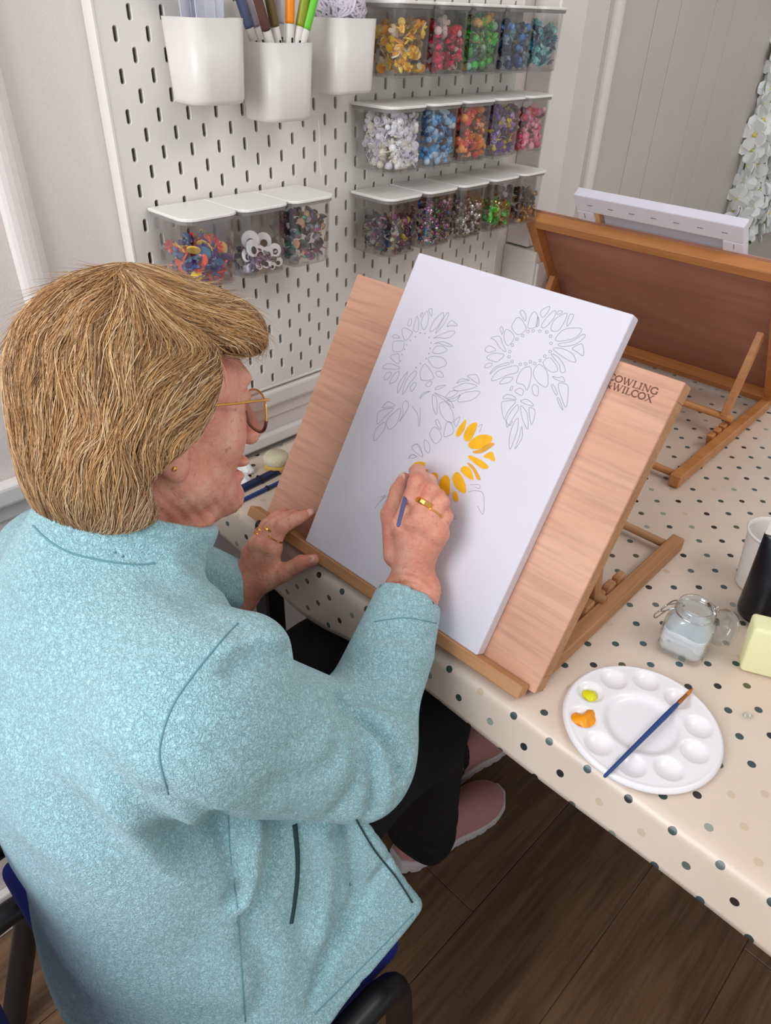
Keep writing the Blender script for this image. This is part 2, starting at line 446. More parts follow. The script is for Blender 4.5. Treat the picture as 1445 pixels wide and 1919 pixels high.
# ---------------------------------------------------------------- pegboard with real slots
def pegboard():
    V = []; F = []
    D = 0.005; ch = 0.0009
    def stad(r, hh, n=5):
        pts = []
        for k in range(n + 1): a = math.pi * k / n; pts.append((r * math.cos(a), hh + r * math.sin(a)))
        for k in range(n + 1): a = math.pi + math.pi * k / n; pts.append((r * math.cos(a), -hh + r * math.sin(a)))
        return pts
    s1 = stad(0.0032, 0.0052); s2 = stad(0.0025, 0.0052)
    m = len(s1)
    Z0 = 1.328
    y_lo, y_hi = -0.02, 0.74
    rows = list(range(-4, 24))
    z_hi = Z0 + 4 * 0.02 + 0.016; z_lo = Z0 - 23 * 0.02 - 0.010 - 0.002
    def quad(y0, y1, z0, z1):
        n = len(V); V.extend([(0, y0, z0), (0, y1, z0), (0, y1, z1), (0, y0, z1)]); F.append((n, n + 1, n + 2, n + 3))
    quad(y_lo, y_hi, Z0 + 0.09, z_hi); quad(y_lo, y_hi, z_lo, Z0 - 0.47)
    for r in rows:
        zc = Z0 - r * 0.02
        st = 0 if r % 2 == 0 else 1
        cs = list(range(st, 37, 2))
        y0 = cs[0] * 0.02 - 0.02; y1 = cs[-1] * 0.02 + 0.02
        if y0 > y_lo + 1e-6: quad(y_lo, y0, zc - 0.01, zc + 0.01)
        if y1 < y_hi - 1e-6: quad(y1, y_hi, zc - 0.01, zc + 0.01)
        for c in cs:
            yc = c * 0.02; n = len(V)
            V.extend([(0, yc + 0.02, zc + 0.01), (0, yc - 0.02, zc + 0.01), (0, yc - 0.02, zc - 0.01), (0, yc + 0.02, zc - 0.01)])
            V.extend([(0, yc + a, zc + b) for a, b in s1]); V.extend([(-ch, yc + a, zc + b) for a, b in s2]); V.extend([(-D, yc + a, zc + b) for a, b in s2])
            h = m // 2; a0 = n + 4
            F.append(tuple([n, n + 1] + [a0 + k for k in range(h - 1, -1, -1)]))
            F.append((n + 1, n + 2, a0 + h, a0 + h - 1))
            F.append(tuple([n + 2, n + 3] + [a0 + k for k in range(m - 1, h - 1, -1)]))
            F.append((n + 3, n, a0, a0 + m - 1))
            for q in range(2):
                for k in range(m):
                    l = (k + 1) % m
                    F.append((a0 + q * m + k, a0 + q * m + l, a0 + (q + 1) * m + l, a0 + (q + 1) * m + k))
    # rim
    e = 0.004
    rim = join(box(-0.02, 0.0008, y_lo - e, y_lo, z_lo - e, z_hi + e, 0.0008, 1), box(-0.02, 0.0008, y_hi, y_hi + e, z_lo - e, z_hi + e, 0.0008, 1),
               box(-0.02, 0.0008, y_lo, y_hi, z_hi, z_hi + e, 0.0008, 1), box(-0.02, 0.0008, y_lo, y_hi, z_lo - e, z_lo, 0.0008, 1))
    return (V, F), rim
pb = empty('pegboard', (0, 0.36, 0.852), label='white slotted metal pegboard mounted on the wall', cat='pegboard')
pdat, prim = pegboard()
mv = lambda d: move(d, (0, -0.36, -0.852))
obj('slotted_panel', mv(pdat), 'peg_white', pb)
obj('rim', mv(prim), 'peg_white', pb)

# ---------------------------------------------------------------- storage bins on the pegboard
BW, BD, BH = 0.080, 0.086, 0.084
def rrect(x0, x1, y0, y1, r, n=4):
    """rounded front corners (at x1), square at the wall."""
    pts = [(x0, y0)]
    for cx, cy, a0 in ((x1 - r, y0 + r, -90), (x1 - r, y1 - r, 0)):
        for k in range(n + 1):
            a = math.radians(a0 + 90 * k / n); pts.append((cx + r * math.cos(a), cy + r * math.sin(a)))
    pts.append((x0, y1))
    return pts
def extrude_loops(loops, cap0=True, cap1=True):
    n = len(loops[0]); V = [p for l in loops for p in l]; F = []
    for i in range(len(loops) - 1):
        for k in range(n):
            l = (k + 1) % n
            F.append((i * n + k, i * n + l, (i + 1) * n + l, (i + 1) * n + k))
    if cap0: F.append(tuple(range(n))[::-1])
    if cap1: F.append(tuple((len(loops) - 1) * n + k for k in range(n)))
    return V, F
def lp(x0, x1, y0, y1, r, z): return [(a, b, z) for a, b in rrect(x0, x1, y0, y1, r)]
t = 0.0014
bin_body = extrude_loops([lp(0.004, 0.080, 0.003, 0.077, 0.014, -0.003), lp(0.005, 0.078, 0.0055, 0.0745, 0.014, -BH + 0.002), lp(0.006, 0.076, 0.007, 0.073, 0.013, -BH),
                          ][::-1] + [lp(0.0025, 0.0825, 0.0015, 0.0785, 0.015, -0.003), lp(0.0025, 0.0825, 0.0015, 0.0785, 0.015, -0.001), lp(0.004 + t, 0.080 - t, 0.003 + t, 0.077 - t, 0.013, -0.001),
                          lp(0.005 + t, 0.078 - t, 0.0055 + t, 0.0745 - t, 0.013, -BH + 0.003)])
bin_lid = extrude_loops([lp(0.001, 0.084, 0.0008, 0.0792, 0.016, -0.0008), lp(0.0005, BD, 0.0004, 0.0796, 0.017, 0.0), lp(0.0005, BD, 0.0004, 0.0796, 0.017, 0.0022), lp(0.001, BD - 0.0008, 0.001, 0.079, 0.0165, 0.003)])
bin_rim = extrude_loops([lp(0.0030, 0.0822, 0.0018, 0.0782, 0.015, -0.0052), lp(0.0022, 0.0830, 0.0012, 0.0788, 0.0155, -0.0030), lp(0.0022, 0.0830, 0.0012, 0.0788, 0.0155, -0.0010)], False, False)
bin_base = extrude_loops([lp(0.0064, 0.0757, 0.0073, 0.0727, 0.013, -BH - .0008), lp(0.0054, 0.0772, 0.0060, 0.0740, 0.0135, -BH + .0010), lp(0.0050, 0.0778, 0.0056, 0.0744, 0.0138, -BH + .0026)], True, False)
bin_hook = box(-0.006, 0.004, 0.022, 0.058, -0.012, -0.002, 0.001, 1)
ME = {}
def shared(key, data, mat, smooth=False):
    if key not in ME:
        me = bpy.data.meshes.new(key); me.from_pydata([tuple(p) for p in data[0]], [], [tuple(q) for q in data[1]]); me.update()
        me.materials.append(MATS[mat])
        if smooth: me.polygons.foreach_set('use_smooth', [True] * len(me.polygons))
        ME[key] = me
    return ME[key]
# piece shapes for the craft bits
def ico(sub=1):
    bm = bmesh.new(); bmesh.ops.create_icosphere(bm, subdivisions=sub, radius=1); bm.verts.index_update()
    r = [tuple(v.co) for v in bm.verts], [tuple(v.index for v in f.verts) for f in bm.faces]; bm.free(); return r
def flower_shape(n=5, cup=0.35):
    V = [(0, 0, 0.0)]; F = []
    m = n * 6
    for k in range(m):
        a = 2 * math.pi * k / m; rr = 0.55 + 0.45 * abs(math.sin(n * a / 2)) ** 0.7
        V.append((rr * math.cos(a), rr * math.sin(a), cup * rr * rr))
    for k in range(m):
        V.append((0.97 * V[1 + k][0], 0.97 * V[1 + k][1], V[1 + k][2] - 0.16))
    V.append((0, 0, -0.16))
    for k in range(m):
        l = (k + 1) % m
        F += [(0, 1 + k, 1 + l), (1 + k, 1 + m + k, 1 + m + l, 1 + l), (2 * m + 1, 1 + m + l, 1 + m + k)]
    return V, F
def gem_shape():
    V = [(0, 0, 0.35)] ; n = 8
    V = [(0.55 * math.cos(2 * math.pi * k / n), 0.55 * math.sin(2 * math.pi * k / n), 0.4) for k in range(n)] + [(math.cos(2 * math.pi * (k + .5) / n), math.sin(2 * math.pi * (k + .5) / n), 0.1) for k in range(n)] + [(0, 0, -0.6)]
    F = [tuple(range(n))]
    for k in range(n):
        l = (k + 1) % n; F += [(k, n + k, l), (l, n + k, n + l), (n + k, 2 * n, n + l)]
    return V, F
def disc_shape(n=14, h=0.12):
    V = [(math.cos(2 * math.pi * k / n), math.sin(2 * math.pi * k / n), s * h) for s in (-1, 1) for k in range(n)]
    F = [tuple(range(n))[::-1], tuple(range(n, 2 * n))] + [(k, (k + 1) % n, n + (k + 1) % n, n + k) for k in range(n)]
    return V, F
SH = {'bead': ico(2), 'flower': flower_shape(), 'daisy': flower_shape(8, 0.2), 'gem': gem_shape(), 'disc': disc_shape(), 'pearl': ico(2)}
def rand_rot(rs):
    q = rs.randn(4); q /= np.linalg.norm(q); w, x, y, z = q
    return np.array([[1 - 2 * (y * y + z * z), 2 * (x * y - z * w), 2 * (x * z + y * w)], [2 * (x * y + z * w), 1 - 2 * (x * x + z * z), 2 * (y * z - x * w)], [2 * (x * z - y * w), 2 * (y * z + x * w), 1 - 2 * (x * x + y * y)]])
def fill_mesh(name, seed, palette, kinds, fill, n, size):
    rs = np.random.RandomState(seed); V = []; F = []; Cc = []; sh = []
    for i in range(n):
        k = kinds[rs.randint(len(kinds))]; r = rs.uniform(*size) * (1.25 if k in ('flower', 'daisy') else 0.9)
        v, f = SH[k]; v = np.array(v) * r @ rand_rot(rs).T
        top = -BH + 0.004 + fill * (0.85 + 0.15 * rs.rand())
        # hug the walls: that is what shows through the plastic
        u = rs.rand()
        y = rs.uniform(0.008 + r, 0.072 - r); x = rs.uniform(0.008 + r, 0.075 - r); z = rs.uniform(-BH + 0.004 + r * 0.6, top)
        if u < 0.40: x = 0.0755 - r * rs.uniform(0.75, 1.1)
        elif u < 0.62: y = 0.0085 + r * rs.uniform(0.75, 1.0)
        elif u < 0.8: z = top + rs.uniform(-0.006, 0.002)
        v = v + np.array([x, y, z])
        v[:, 0] = np.clip(v[:, 0], 0.008, 0.0755); v[:, 1] = np.clip(v[:, 1], 0.0078, 0.0722); v[:, 2] = np.maximum(v[:, 2], -BH + 0.0035)
        n0 = len(V); V += [tuple(p) for p in v]; F += [tuple(a + n0 for a in q) for q in f]
        c = palette[rs.randint(len(palette))]; jit = rs.uniform(0.82, 1.15)
        c = tuple(min(1, a * jit) for a in c[:3]) + (1,)
        Cc += [c] * len(v)
    me = bpy.data.meshes.new(name); me.from_pydata(V, [], F); me.update(); set_vcol(me, Cc)
    return me
L = lin
WHT = L(240, 236, 236); GLD = L(206, 160, 70)
BINS = [  # y0, lid z, what, palette, kinds, fill, count, size, material
    (0.352, 1.3657, 'yellow and cream shells and flowers', [L(240, 190, 20), L(250, 205, 40), L(236, 160, 20), L(240, 222, 190), L(150, 110, 60), L(252, 214, 90)], ['flower', 'disc', 'gem', 'flower'], .050, 80, (.006, .010), 'bead_mix', 'leftmost of the top row'),
    (0.432, 1.3657, 'red and crimson flowers', [L(190, 20, 40), L(220, 30, 70), L(140, 12, 34), L(110, 60, 50), L(210, 180, 170)], ['flower', 'gem', 'bead'], .052, 80, (.006, .010), 'bead_mix', 'in the top row'),
    (0.512, 1.3657, 'green flowers and gold beads', [L(70, 140, 60), L(150, 190, 160), L(90, 130, 70), L(60, 90, 60), GLD, L(60, 190, 60)], ['flower', 'gem', 'flower', 'bead'], .062, 95, (.006, .010), 'bead_mix', 'in the top row'),
    (0.592, 1.3657, 'navy and blue beads', [L(24, 34, 110), L(20, 22, 60), L(70, 130, 200), L(60, 90, 100), L(120, 140, 150)], ['flower', 'bead', 'gem'], .050, 80, (.006, .010), 'bead_mix', 'in the top row'),
    (0.672, 1.3657, 'teal and turquoise flowers', [L(20, 130, 150), L(120, 190, 190), L(30, 90, 110), L(150, 190, 180), L(90, 110, 130)], ['flower', 'daisy', 'gem'], .050, 80, (.007, .011), 'bead_mix', 'rightmost of the top row'),
    (0.346, 1.2454, 'white flowers and pearls', [L(244, 242, 244), L(232, 228, 238), L(240, 232, 214), L(216, 210, 226), L(250, 250, 250)], ['flower', 'pearl', 'flower', 'disc', 'daisy'], .070, 150, (.005, .009), 'bead_mix', 'leftmost of the middle row'),
    (0.426, 1.2454, 'sky blue pompoms and beads', [L(100, 170, 220), L(70, 150, 210), L(150, 190, 220), L(50, 100, 140), L(190, 205, 216)], ['bead', 'flower', 'gem'], .062, 100, (.005, .009), 'bead_mix', 'in the middle row'),
    (0.506, 1.2454, 'orange and coral beads and flowers', [L(236, 120, 60), L(240, 150, 40), L(220, 60, 50), L(240, 170, 130), L(120, 70, 50)], ['bead', 'flower', 'daisy'], .062, 95, (.006, .010), 'bead_mix', 'in the middle row'),
    (0.586, 1.2454, 'purple flowers and gems', [L(120, 60, 150), L(150, 100, 170), L(90, 50, 110), L(180, 150, 190), L(90, 70, 90), L(220, 190, 60)], ['flower', 'gem', 'flower'], .064, 95, (.006, .010), 'bead_mix', 'in the middle row'),
    (0.666, 1.2454, 'pink and rose beads', [L(230, 60, 110), L(236, 130, 160), L(240, 170, 180), L(190, 110, 140), L(200, 30, 60), L(110, 60, 60)], ['bead', 'flower', 'bead'], .054, 85, (.006, .010), 'bead_mix', 'rightmost of the middle row'),
    (0.346, 1.1263, 'dark mixed sequins and gems', [L(60, 46, 70), L(110, 100, 110), L(140, 70, 120), L(50, 90, 90), L(190, 186, 180), L(70, 40, 60), L(190, 170, 60), L(40, 44, 90)], ['disc', 'gem', 'flower', 'disc'], .042, 130, (.004, .0085), 'bead_mix', 'leftmost of bottom right row'),
    (0.430, 1.1263, 'iridescent blue and purple beads', [L(120, 60, 120), L(60, 120, 170), L(190, 180, 190), L(60, 60, 70), L(200, 120, 180), L(90, 160, 90), L(170, 140, 120)], ['bead', 'bead', 'gem'], .058, 200, (.003, .0055), 'bead_shiny', 'in the bottom right row'),
    (0.512, 1.1263, 'silver beads', [L(190, 186, 182), L(120, 116, 112), L(222, 220, 216), L(70, 66, 64)], ['gem', 'bead', 'disc'], .046, 130, (.004, .008), 'bead_shiny', 'in the bottom right row'),
    (0.595, 1.1263, 'bright green gems and amber bits', [L(70, 220, 70), L(120, 220, 150), L(150, 110, 50), L(180, 170, 120), L(110, 120, 70), L(150, 230, 120)], ['gem', 'disc', 'flower'], .034, 60, (.006, .011), 'bead_shiny', 'in the bottom right row'),
    (0.678, 1.1263, 'black brown and gold beads', [L(30, 22, 22), L(60, 40, 30), GLD, L(150, 110, 90), L(20, 18, 20)], ['gem', 'flower', 'bead'], .044, 90, (.005, .010), 'bead_mix', 'rightmost of bottom right row'),
    (0.004, 1.1465, 'orange red and blue petals', [L(236, 92, 50), L(220, 60, 40), L(60, 90, 150), L(230, 190, 60), L(70, 40, 120), L(80, 130, 170)], ['flower', 'disc', 'daisy'], .040, 60, (.008, .013), 'bead_mix', 'in the lower left row'),
    (0.084, 1.1465, 'white googly eyes and grey gems', [L(120, 116, 130), L(200, 196, 206), L(70, 66, 80), L(150, 120, 160)], ['gem', 'disc'], .022, 60, (.004, .008), 'bead_mix', 'in the lower left row'),
    (0.164, 1.1465, 'dark jewel gems and tan chips', [L(50, 36, 50), L(150, 40, 120), L(196, 150, 110), L(90, 90, 100), L(30, 120, 100), L(30, 28, 34), L(140, 130, 140)], ['gem', 'disc', 'gem'], .054, 90, (.006, .011), 'bead_mix', 'in the lower left row'),
]
bin_list = []
for i, (y0, zl, what, pal, kinds, fill, n, size, mt, where) in enumerate(BINS):
    e = empty('storage_bin', (0.003, y0, zl), label='clear lidded bin of %s, %s' % (what, where), cat='bin', group='clear storage bins hanging on the pegboard')
    obj('bin_body', shared('bin_body', bin_body, 'clear_plastic'), parent=e)
    obj('lid', shared('bin_lid', bin_lid, 'lid_plastic'), parent=e)
    obj('rim', shared('bin_rim', bin_rim, 'bin_rim_grey'), parent=e)
    obj('base', shared('bin_base', bin_base, 'bin_base_grey'), parent=e)
    obj('hook', shared('bin_hook', bin_hook, 'lid_plastic'), parent=e)
    bin_list.append(e)
    fm = fill_mesh('craft_bits', 100 + i, pal, kinds, min(fill * 1.18, .070), int(n * 1.7), (size[0] * .72, size[1] * .80))
    o = obj('craft_bits', fm, mt, loc=(0.003, y0, zl))
    setp(o, 'loose %s in clear bin, %s' % (what, where), 'craft bits', kind='stuff')
# googly eyes, each its own thing
rs = np.random.RandomState(5)
eyes = [(.0715, .022, -.048, .011), (.0705, .012, -.056, .008), (.070, .034, -.056, .0095), (.071, .046, -.058, .0085), (.0715, .058, -.056, .0085), (.0718, .030, -.071, .006), (.0718, .042, -.070, .007), (.0718, .062, -.072, .0065), (.0715, .016, -.072, .0055), (.0715, .052, -.076, .005), (.062, .026, -.040, .012), (.058, .05, -.046, .011)]
for (x, y, z, r) in eyes:
    e = empty('googly_eye', (0.003 + x, 0.084 + y, 1.1465 + z), (0, math.radians(rs.uniform(70, 96)), math.radians(rs.uniform(-35, 25))), 'white googly eye disc lying in the middle lower left bin', 'googly eye', 'googly eyes in the bin')
    obj('disc', shared('eye_disc%g' % r, ([(a * r, b * r, c * r) for a, b, c in SH['disc'][0]], SH['disc'][1]), 'tissue'), parent=e)
    obj('pupil', shared('eye_pupil%g' % r, ([(a * r * .45 + r * .25, b * r * .45, r * .14 + c * r * .3) for a, b, c in SH['disc'][0]], SH['disc'][1]), 'black_plastic'), parent=e)

# ---------------------------------------------------------------- white cups on the pegboard
def sq_loop(x0, x1, y0, y1, r, z, n=5):
    pts = []
    for cx, cy, a0 in ((x1 - r, y0 + r, -90), (x1 - r, y1 - r, 0), (x0 + r, y1 - r, 90), (x0 + r, y0 + r, 180)):
        for k in range(n + 1):
            a = math.radians(a0 + 90 * k / n); pts.append((cx + r * math.cos(a), cy + r * math.sin(a), z))
    return pts
def cup_mesh():
    W, D, H, T = 0.076, 0.074, 0.084, 0.0016
    L_ = [sq_loop(.004, D - .010, .006, W - .006, .016, -H), sq_loop(.003, D - .006, .004, W - .004, .018, -H + .0015), sq_loop(.003, D - .004, .003, W - .003, .018, -H + .006),
          sq_loop(.001, D, 0, W, .018, 0), sq_loop(.001 + T, D - T, T, W - T, .0165, 0), sq_loop(.004 + T, D - .006 - T, .004 + T, W - .004 - T, .016, -H + .004)]
    return extrude_loops(L_)
CUPS = [(0.049, 1.3455, 'white plastic cup of translucent strips, leftmost on the pegboard'), (0.150, 1.3225, 'white plastic cup of marker pens hanging lowest on the pegboard'), (0.259, 1.348, 'white plastic cup with a yarn ball beside the bead bins')]
for y0, z, lab in CUPS:
    o = obj('hanging_cup', shared('cup', cup_mesh(), 'white_plastic', True), loc=(0.001, y0, z))
    setp(o, lab, 'cup', 'white cups hanging on the pegboard')
# translucent strips in the left cup
plain('strip_clear', lin(228, 228, 242), 0.25, trans=0.3, ior=1.2, var=0.03)
rs = np.random.RandomState(3)
for k in range(11):
    bx, by = 0.016 + 0.038 * rs.rand(), 0.020 + 0.036 * rs.rand()
    tx, ty = bx + rs.uniform(-.006, .010), by + (by - .038) * 0.55 + rs.uniform(-.004, .004)
    w = rs.uniform(.005, .009)
    p0 = np.array([bx, by, -0.07]); p1 = np.array([tx, ty, 0.075])
    d = (p1 - p0) / np.linalg.norm(p1 - p0); s = np.cross(d, [1, 0.3 * rs.randn(), 0]); s /= np.linalg.norm(s); nrm = np.cross(d, s)
    V = [p + a * s * w + c * nrm * 0.0006 for p in (p0, p1) for a, c in ((-1, -1), (1, -1), (1, 1), (-1, 1))]
    F = [(0, 1, 2, 3)[::-1], (4, 5, 6, 7), (0, 1, 5, 4), (1, 2, 6, 5), (2, 3, 7, 6), (3, 0, 4, 7)]
    o = obj('plastic_strip', (V, F), 'strip_clear', loc=(0.001, 0.049, 1.3455))
    setp(o, 'translucent lilac-white plastic strip standing in the left cup', 'strip', 'plastic strips in the cup')
# marker pens
PENS = [(.060, .016, -22, 4, (92, 62, 50), 'dark brown'), (.058, .030, -15, 3, (104, 84, 48), 'olive brown'), (.040, .024, -18, -6, (150, 140, 150), 'pale grey'), (.062, .046, 3, 2, (246, 140, 20), 'orange'),
        (.042, .044, 8, -8, (140, 110, 120), 'mauve'), (.060, .056, 14, 5, (140, 150, 30), 'olive green'), (.062, .062, 20, 6, (110, 200, 60), 'lime green'), (.030, .060, 10, -6, (200, 190, 190), 'off white'), (.034, .012, -20, -2, (90, 100, 130), 'slate blue')]
for x, y, ay, ax, c, nm in PENS:
    yb = min(max(min(max(y, .014), .062) - .07 * math.tan(math.radians(ay)), .012), .064)
    e = empty('marker_pen', (0.001 + x * 0.85, 0.150 + yb, 1.3225 - 0.070), (-math.radians(ay), math.radians(ax), 0), 'white marker pen with %s cap standing in the lowest cup' % nm, 'pen', 'marker pens in the cup')
    obj('barrel', shared('pen_barrel', lathe([(0, 0), (.0048, 0), (.0052, .004), (.0052, .088), (.0045, .09), (0, .09)], 14), 'white_plastic', True), parent=e)
    cm = plain('pen_cap_' + nm.replace(' ', '_'), lin(*c), 0.35)
    obj('cap', lathe([(.0045, .089), (.0055, .089), (.0056, .092), (.0056, .125), (.0044, .129), (0, .129)], 14), cm, e, True)
    obj('print_mark', box(.0049, .0055, -.0012, .0012, .058, .075), 'black_plastic', e)
# yarn ball and thread
def yarn():
    parts = []
    rs = np.random.RandomState(9)
    c = np.array([.036, .038, .012])
    for k in range(26):
        a = rs.randn(3); a /= np.linalg.norm(a); b = np.cross(a, rs.randn(3)); b /= np.linalg.norm(b); d = np.cross(a, b)
        pts = [c + 0.031 * (math.cos(t) * b + math.sin(t) * d) + a * 0.006 * rs.randn() for t in np.linspace(0, 2 * math.pi, 20, endpoint=False)]
        parts.append(tube(pts, .0022, 5, True))
    v, f = ico(3); parts.append(([(c[0] + p[0] * .029, c[1] + p[1] * .029, c[2] + p[2] * .029) for p in v], f))
    return join(*parts)
setp(obj('yarn_ball', yarn(), 'yarn', smooth=True, loc=(0.001, 0.259, 1.348)), 'pale lilac yarn ball resting in the right white cup', 'yarn ball')
setp(obj('loose_thread', tube(spline([on_x(597, 224, .018), on_x(599, 262, .014), on_x(599, 300, .010), on_x(603, 330, .008)], 5), .0007, 5), 'thread_white'), 'white thread dangling under the marker pen cup', 'thread')
# ---------------------------------------------------------------- table and dotted oilcloth
tb = empty('work_table', (0.7, 0.66, 0), label='long work table under the dotted oilcloth', cat='table')
obj('table_top', move(box(0.0, 1.5, 0.026, 1.31, 0.700, 0.7355, 0.004, 2), (-.7, -.66, 0)), 'table_under', tb)
for x, y in ((.055, .10), (1.42, .10), (.055, 1.22), (1.42, 1.22)):
    obj('leg', move(box(x - .02, x + .02, y - .02, y + .02, 0.0, .70, .004, 1), (-.7, -.66, 0)), 'black_metal', tb)
def oilcloth():
    xs = np.concatenate([np.linspace(-0.004, 1.52, 153)])
    prof = [(y, TABLE_Z, y) for y in np.linspace(1.33, 0.03, 100)]
    # rounded front edge then a short flared drop; (y, z, uv v)
    r = 0.014; cy, cz = 0.028, TABLE_Z - r
    v = 0.03; 
    for a in np.linspace(10, 76, 8):
        a = math.radians(a); prof.append((cy - r * math.sin(a), cz + r * math.cos(a), 0))
    y0, z0 = prof[-1][:2]
    for s in np.linspace(0.006, 0.045, 8): prof.append((y0 - 0.24 * s, z0 - 0.97 * s, s))
    P = np.array([(p[0], p[1]) for p in prof]); seg = np.r_[0, np.cumsum(np.linalg.norm(np.diff(P, axis=0), axis=1))]
    uvv = 1.33 - seg
    V = []; UV = []
    n0 = 100; m = len(prof)
    for x in xs:
        drop = 1.0 + 1.05 * math.exp(-((x - 0.26) / 0.12) ** 2) + 0.05 * math.sin(x * 9)
        for k in range(m):
            y, z = P[k]
            if k < n0:
                z += 0.0006 * math.sin(x * 23 + y * 11) * math.sin(y * 31 - x * 7) + 0.0012 * math.exp(-((y - .60 - .25 * (x - .7)) / .008) ** 2) * (1 if x > .62 else 0)
                uvk = uvv[k]
            elif k >= n0 + 8:
                s = (k - n0 - 7) / 8.0; ex = s * 0.045 * (drop - 1)
                z -= ex; y += 0.010 * (drop - 1) * s + 0.0015 * s * math.sin(x * 17)
                uvk = uvv[k] - ex
            else: uvk = uvv[k]
            V.append((x, y, z)); UV.append((x, uvk))
    F = []
    for i in range(len(xs) - 1):
        for k in range(m - 1):
            F.append((i * m + k, i * m + k + 1, (i + 1) * m + k + 1, (i + 1) * m + k))
    me = bpy.data.meshes.new('oilcloth'); me.from_pydata(V, [], F); me.update()
    ul = me.uv_layers.new(name='UVMap')
    idx = np.zeros(len(me.loops), np.int32); me.loops.foreach_get('vertex_index', idx)
    ul.data.foreach_set('uv', np.array(UV, np.float32)[idx].ravel())
    return me
oc = obj('table_cloth', oilcloth(), 'dotted_cloth', smooth=True)
md = oc.modifiers.new('thick', 'SOLIDIFY'); md.thickness = 0.0012; md.offset = -1
setp(oc, 'cream oilcloth with grey and green dots covering the table', 'tablecloth')

# ---------------------------------------------------------------- table easels (the front one solved from its four corners)
EW, EH, ED = 0.4701, 0.3632, 0.026
def make_easel(alpha, orange, strut_y, EW, y1=0.375):
    W = 'wood_orange' if orange else 'wood_frame'; WZ = 'wood_orange_z' if orange else 'wood_frame_z'
    ca, sa = math.cos(alpha), math.sin(alpha)
    ROT = (alpha, 0, 0)      # local x = along width, local y = up the board, local z = out of the board front
    e = empty('table_easel')
    ob = (0, 0, 0.008)
    def B(name, data, mat): return obj(name, data, mat, e, loc=ob, rot=ROT)
    B('board_panel', box(0, EW, 0, EH, -.005, 0, .0008, 1), 'wood_back' if orange else 'wood_veneer')
    if orange:
        B('front_veneer', box(0.001, EW - .001, .001, EH - .001, 0.0, .0008), 'wood_veneer')
    fw = 0.020
    B('frame_rail', box(0, EW, EH - fw, EH, -ED, -.005, .001, 1), W)
    B('frame_rail', box(0, EW, 0, fw, -ED, -.005, .001, 1), W)
    B('frame_stile', box(0, fw, fw, EH - fw, -ED, -.005, .001, 1), W if not orange else WZ)
    B('frame_stile', box(EW - fw, EW, fw, EH - fw, -ED, -.005, .001, 1), W if not orange else WZ)
    B('ledge', box(-.016, EW - .008, -.009, .006, 0.001, .021, .0012, 1), W)
    # base frame on the table, going back from the board's foot
    y0 = 0.024
    for x in (0.004, EW - 0.022):
        obj('base_rail', box(x, x + .018, y0, y1, 0.001, .022, .0015, 1), 'wood_orange' if orange else 'wood_frame_y', e)
        xi = x + .018 if x < .2 else x - .011
        for k in range(4):
            yy = strut_y + (-.018 + k * .026)
            V, F = box(xi, xi + .011, yy, yy + .018, .001, .028, .002, 1)
            V = [(a, b + (c - .001) * .45, c) for a, b, c in V]
            obj('notch_block', (V, F), W, e)
    for yy in (y1 - .02,):
        obj('dowel', tube([(0.02, yy, .013), (EW - .02, yy, .013)], .006, 10), W, e, True)
    # strut frame from the back of the board down into the notches
    v_att = 0.215
    pa = np.array([0, ca * v_att + sa * (ED), .008 + sa * v_att - ca * ED]); pb_ = np.array([0, strut_y + .024, .024])
    d = pb_ - pa; Ls = np.linalg.norm(d); ang = math.atan2(d[2], d[1])
    for x in (0.026, EW - .038):
        obj('strut', box(-.006, .006, 0, Ls, -.008, .008, .001, 1), 'wood_orange' if orange else 'wood_frame_y', e, loc=(x + .006, pa[1], pa[2]), rot=(ang, 0, 0))
    obj('strut_dowel', tube([(0.016, pb_[1], pb_[2]), (EW - .016, pb_[1], pb_[2])], .0065, 10), W, e, True)
    for x in (.03, EW - .03):
        obj('rubber_foot', lathe([(0, 0), (.006, 0), (.006, .003), (0, .003)], 10), 'black_plastic', e, loc=(x, -.004, -.001))
    return e
E1_YAW = 0.0176; E1_ALPHA = 1.0406
E1_O = np.array([0.1565, 0.0366, TABLE_Z + 0.008])
easel1 = make_easel(E1_ALPHA, False, 0.150, EW)
easel1.location = (E1_O[0], E1_O[1], TABLE_Z + .0008); easel1.rotation_euler = (0, 0, E1_YAW)
setp(easel1, 'wooden table easel holding the canvas the woman is painting', 'easel')
EX = np.array([math.cos(E1_YAW), math.sin(E1_YAW), 0]); EYh = np.array([-math.sin(E1_YAW), math.cos(E1_YAW), 0])
EU = EYh * math.cos(E1_ALPHA) + np.array([0, 0, math.sin(E1_ALPHA)]); EN = np.cross(EX, EU)
def on_board(u, v, n): return on_plane(u, v, E1_O + EN * n, EN)
def board_loc(P): P = np.asarray(P) - E1_O; return np.array([P @ EX, P @ EU, P @ EN])
# black adjusting knob under the ledge
kn = obj('adjusting_knob', lathe([(0, 0), (.006, 0), (.0075, .002), (.0075, .009), (.006, .011), (0, .011)], 12), 'black_plastic', smooth=True)
p = on_z(482, 982, TABLE_Z + .009); kn.location = (p[0], p[1], TABLE_Z + .0085); kn.rotation_euler = (0, math.radians(90), math.radians(20))
setp(kn, 'small black plastic knob lying under the left end of the easel ledge', 'knob')
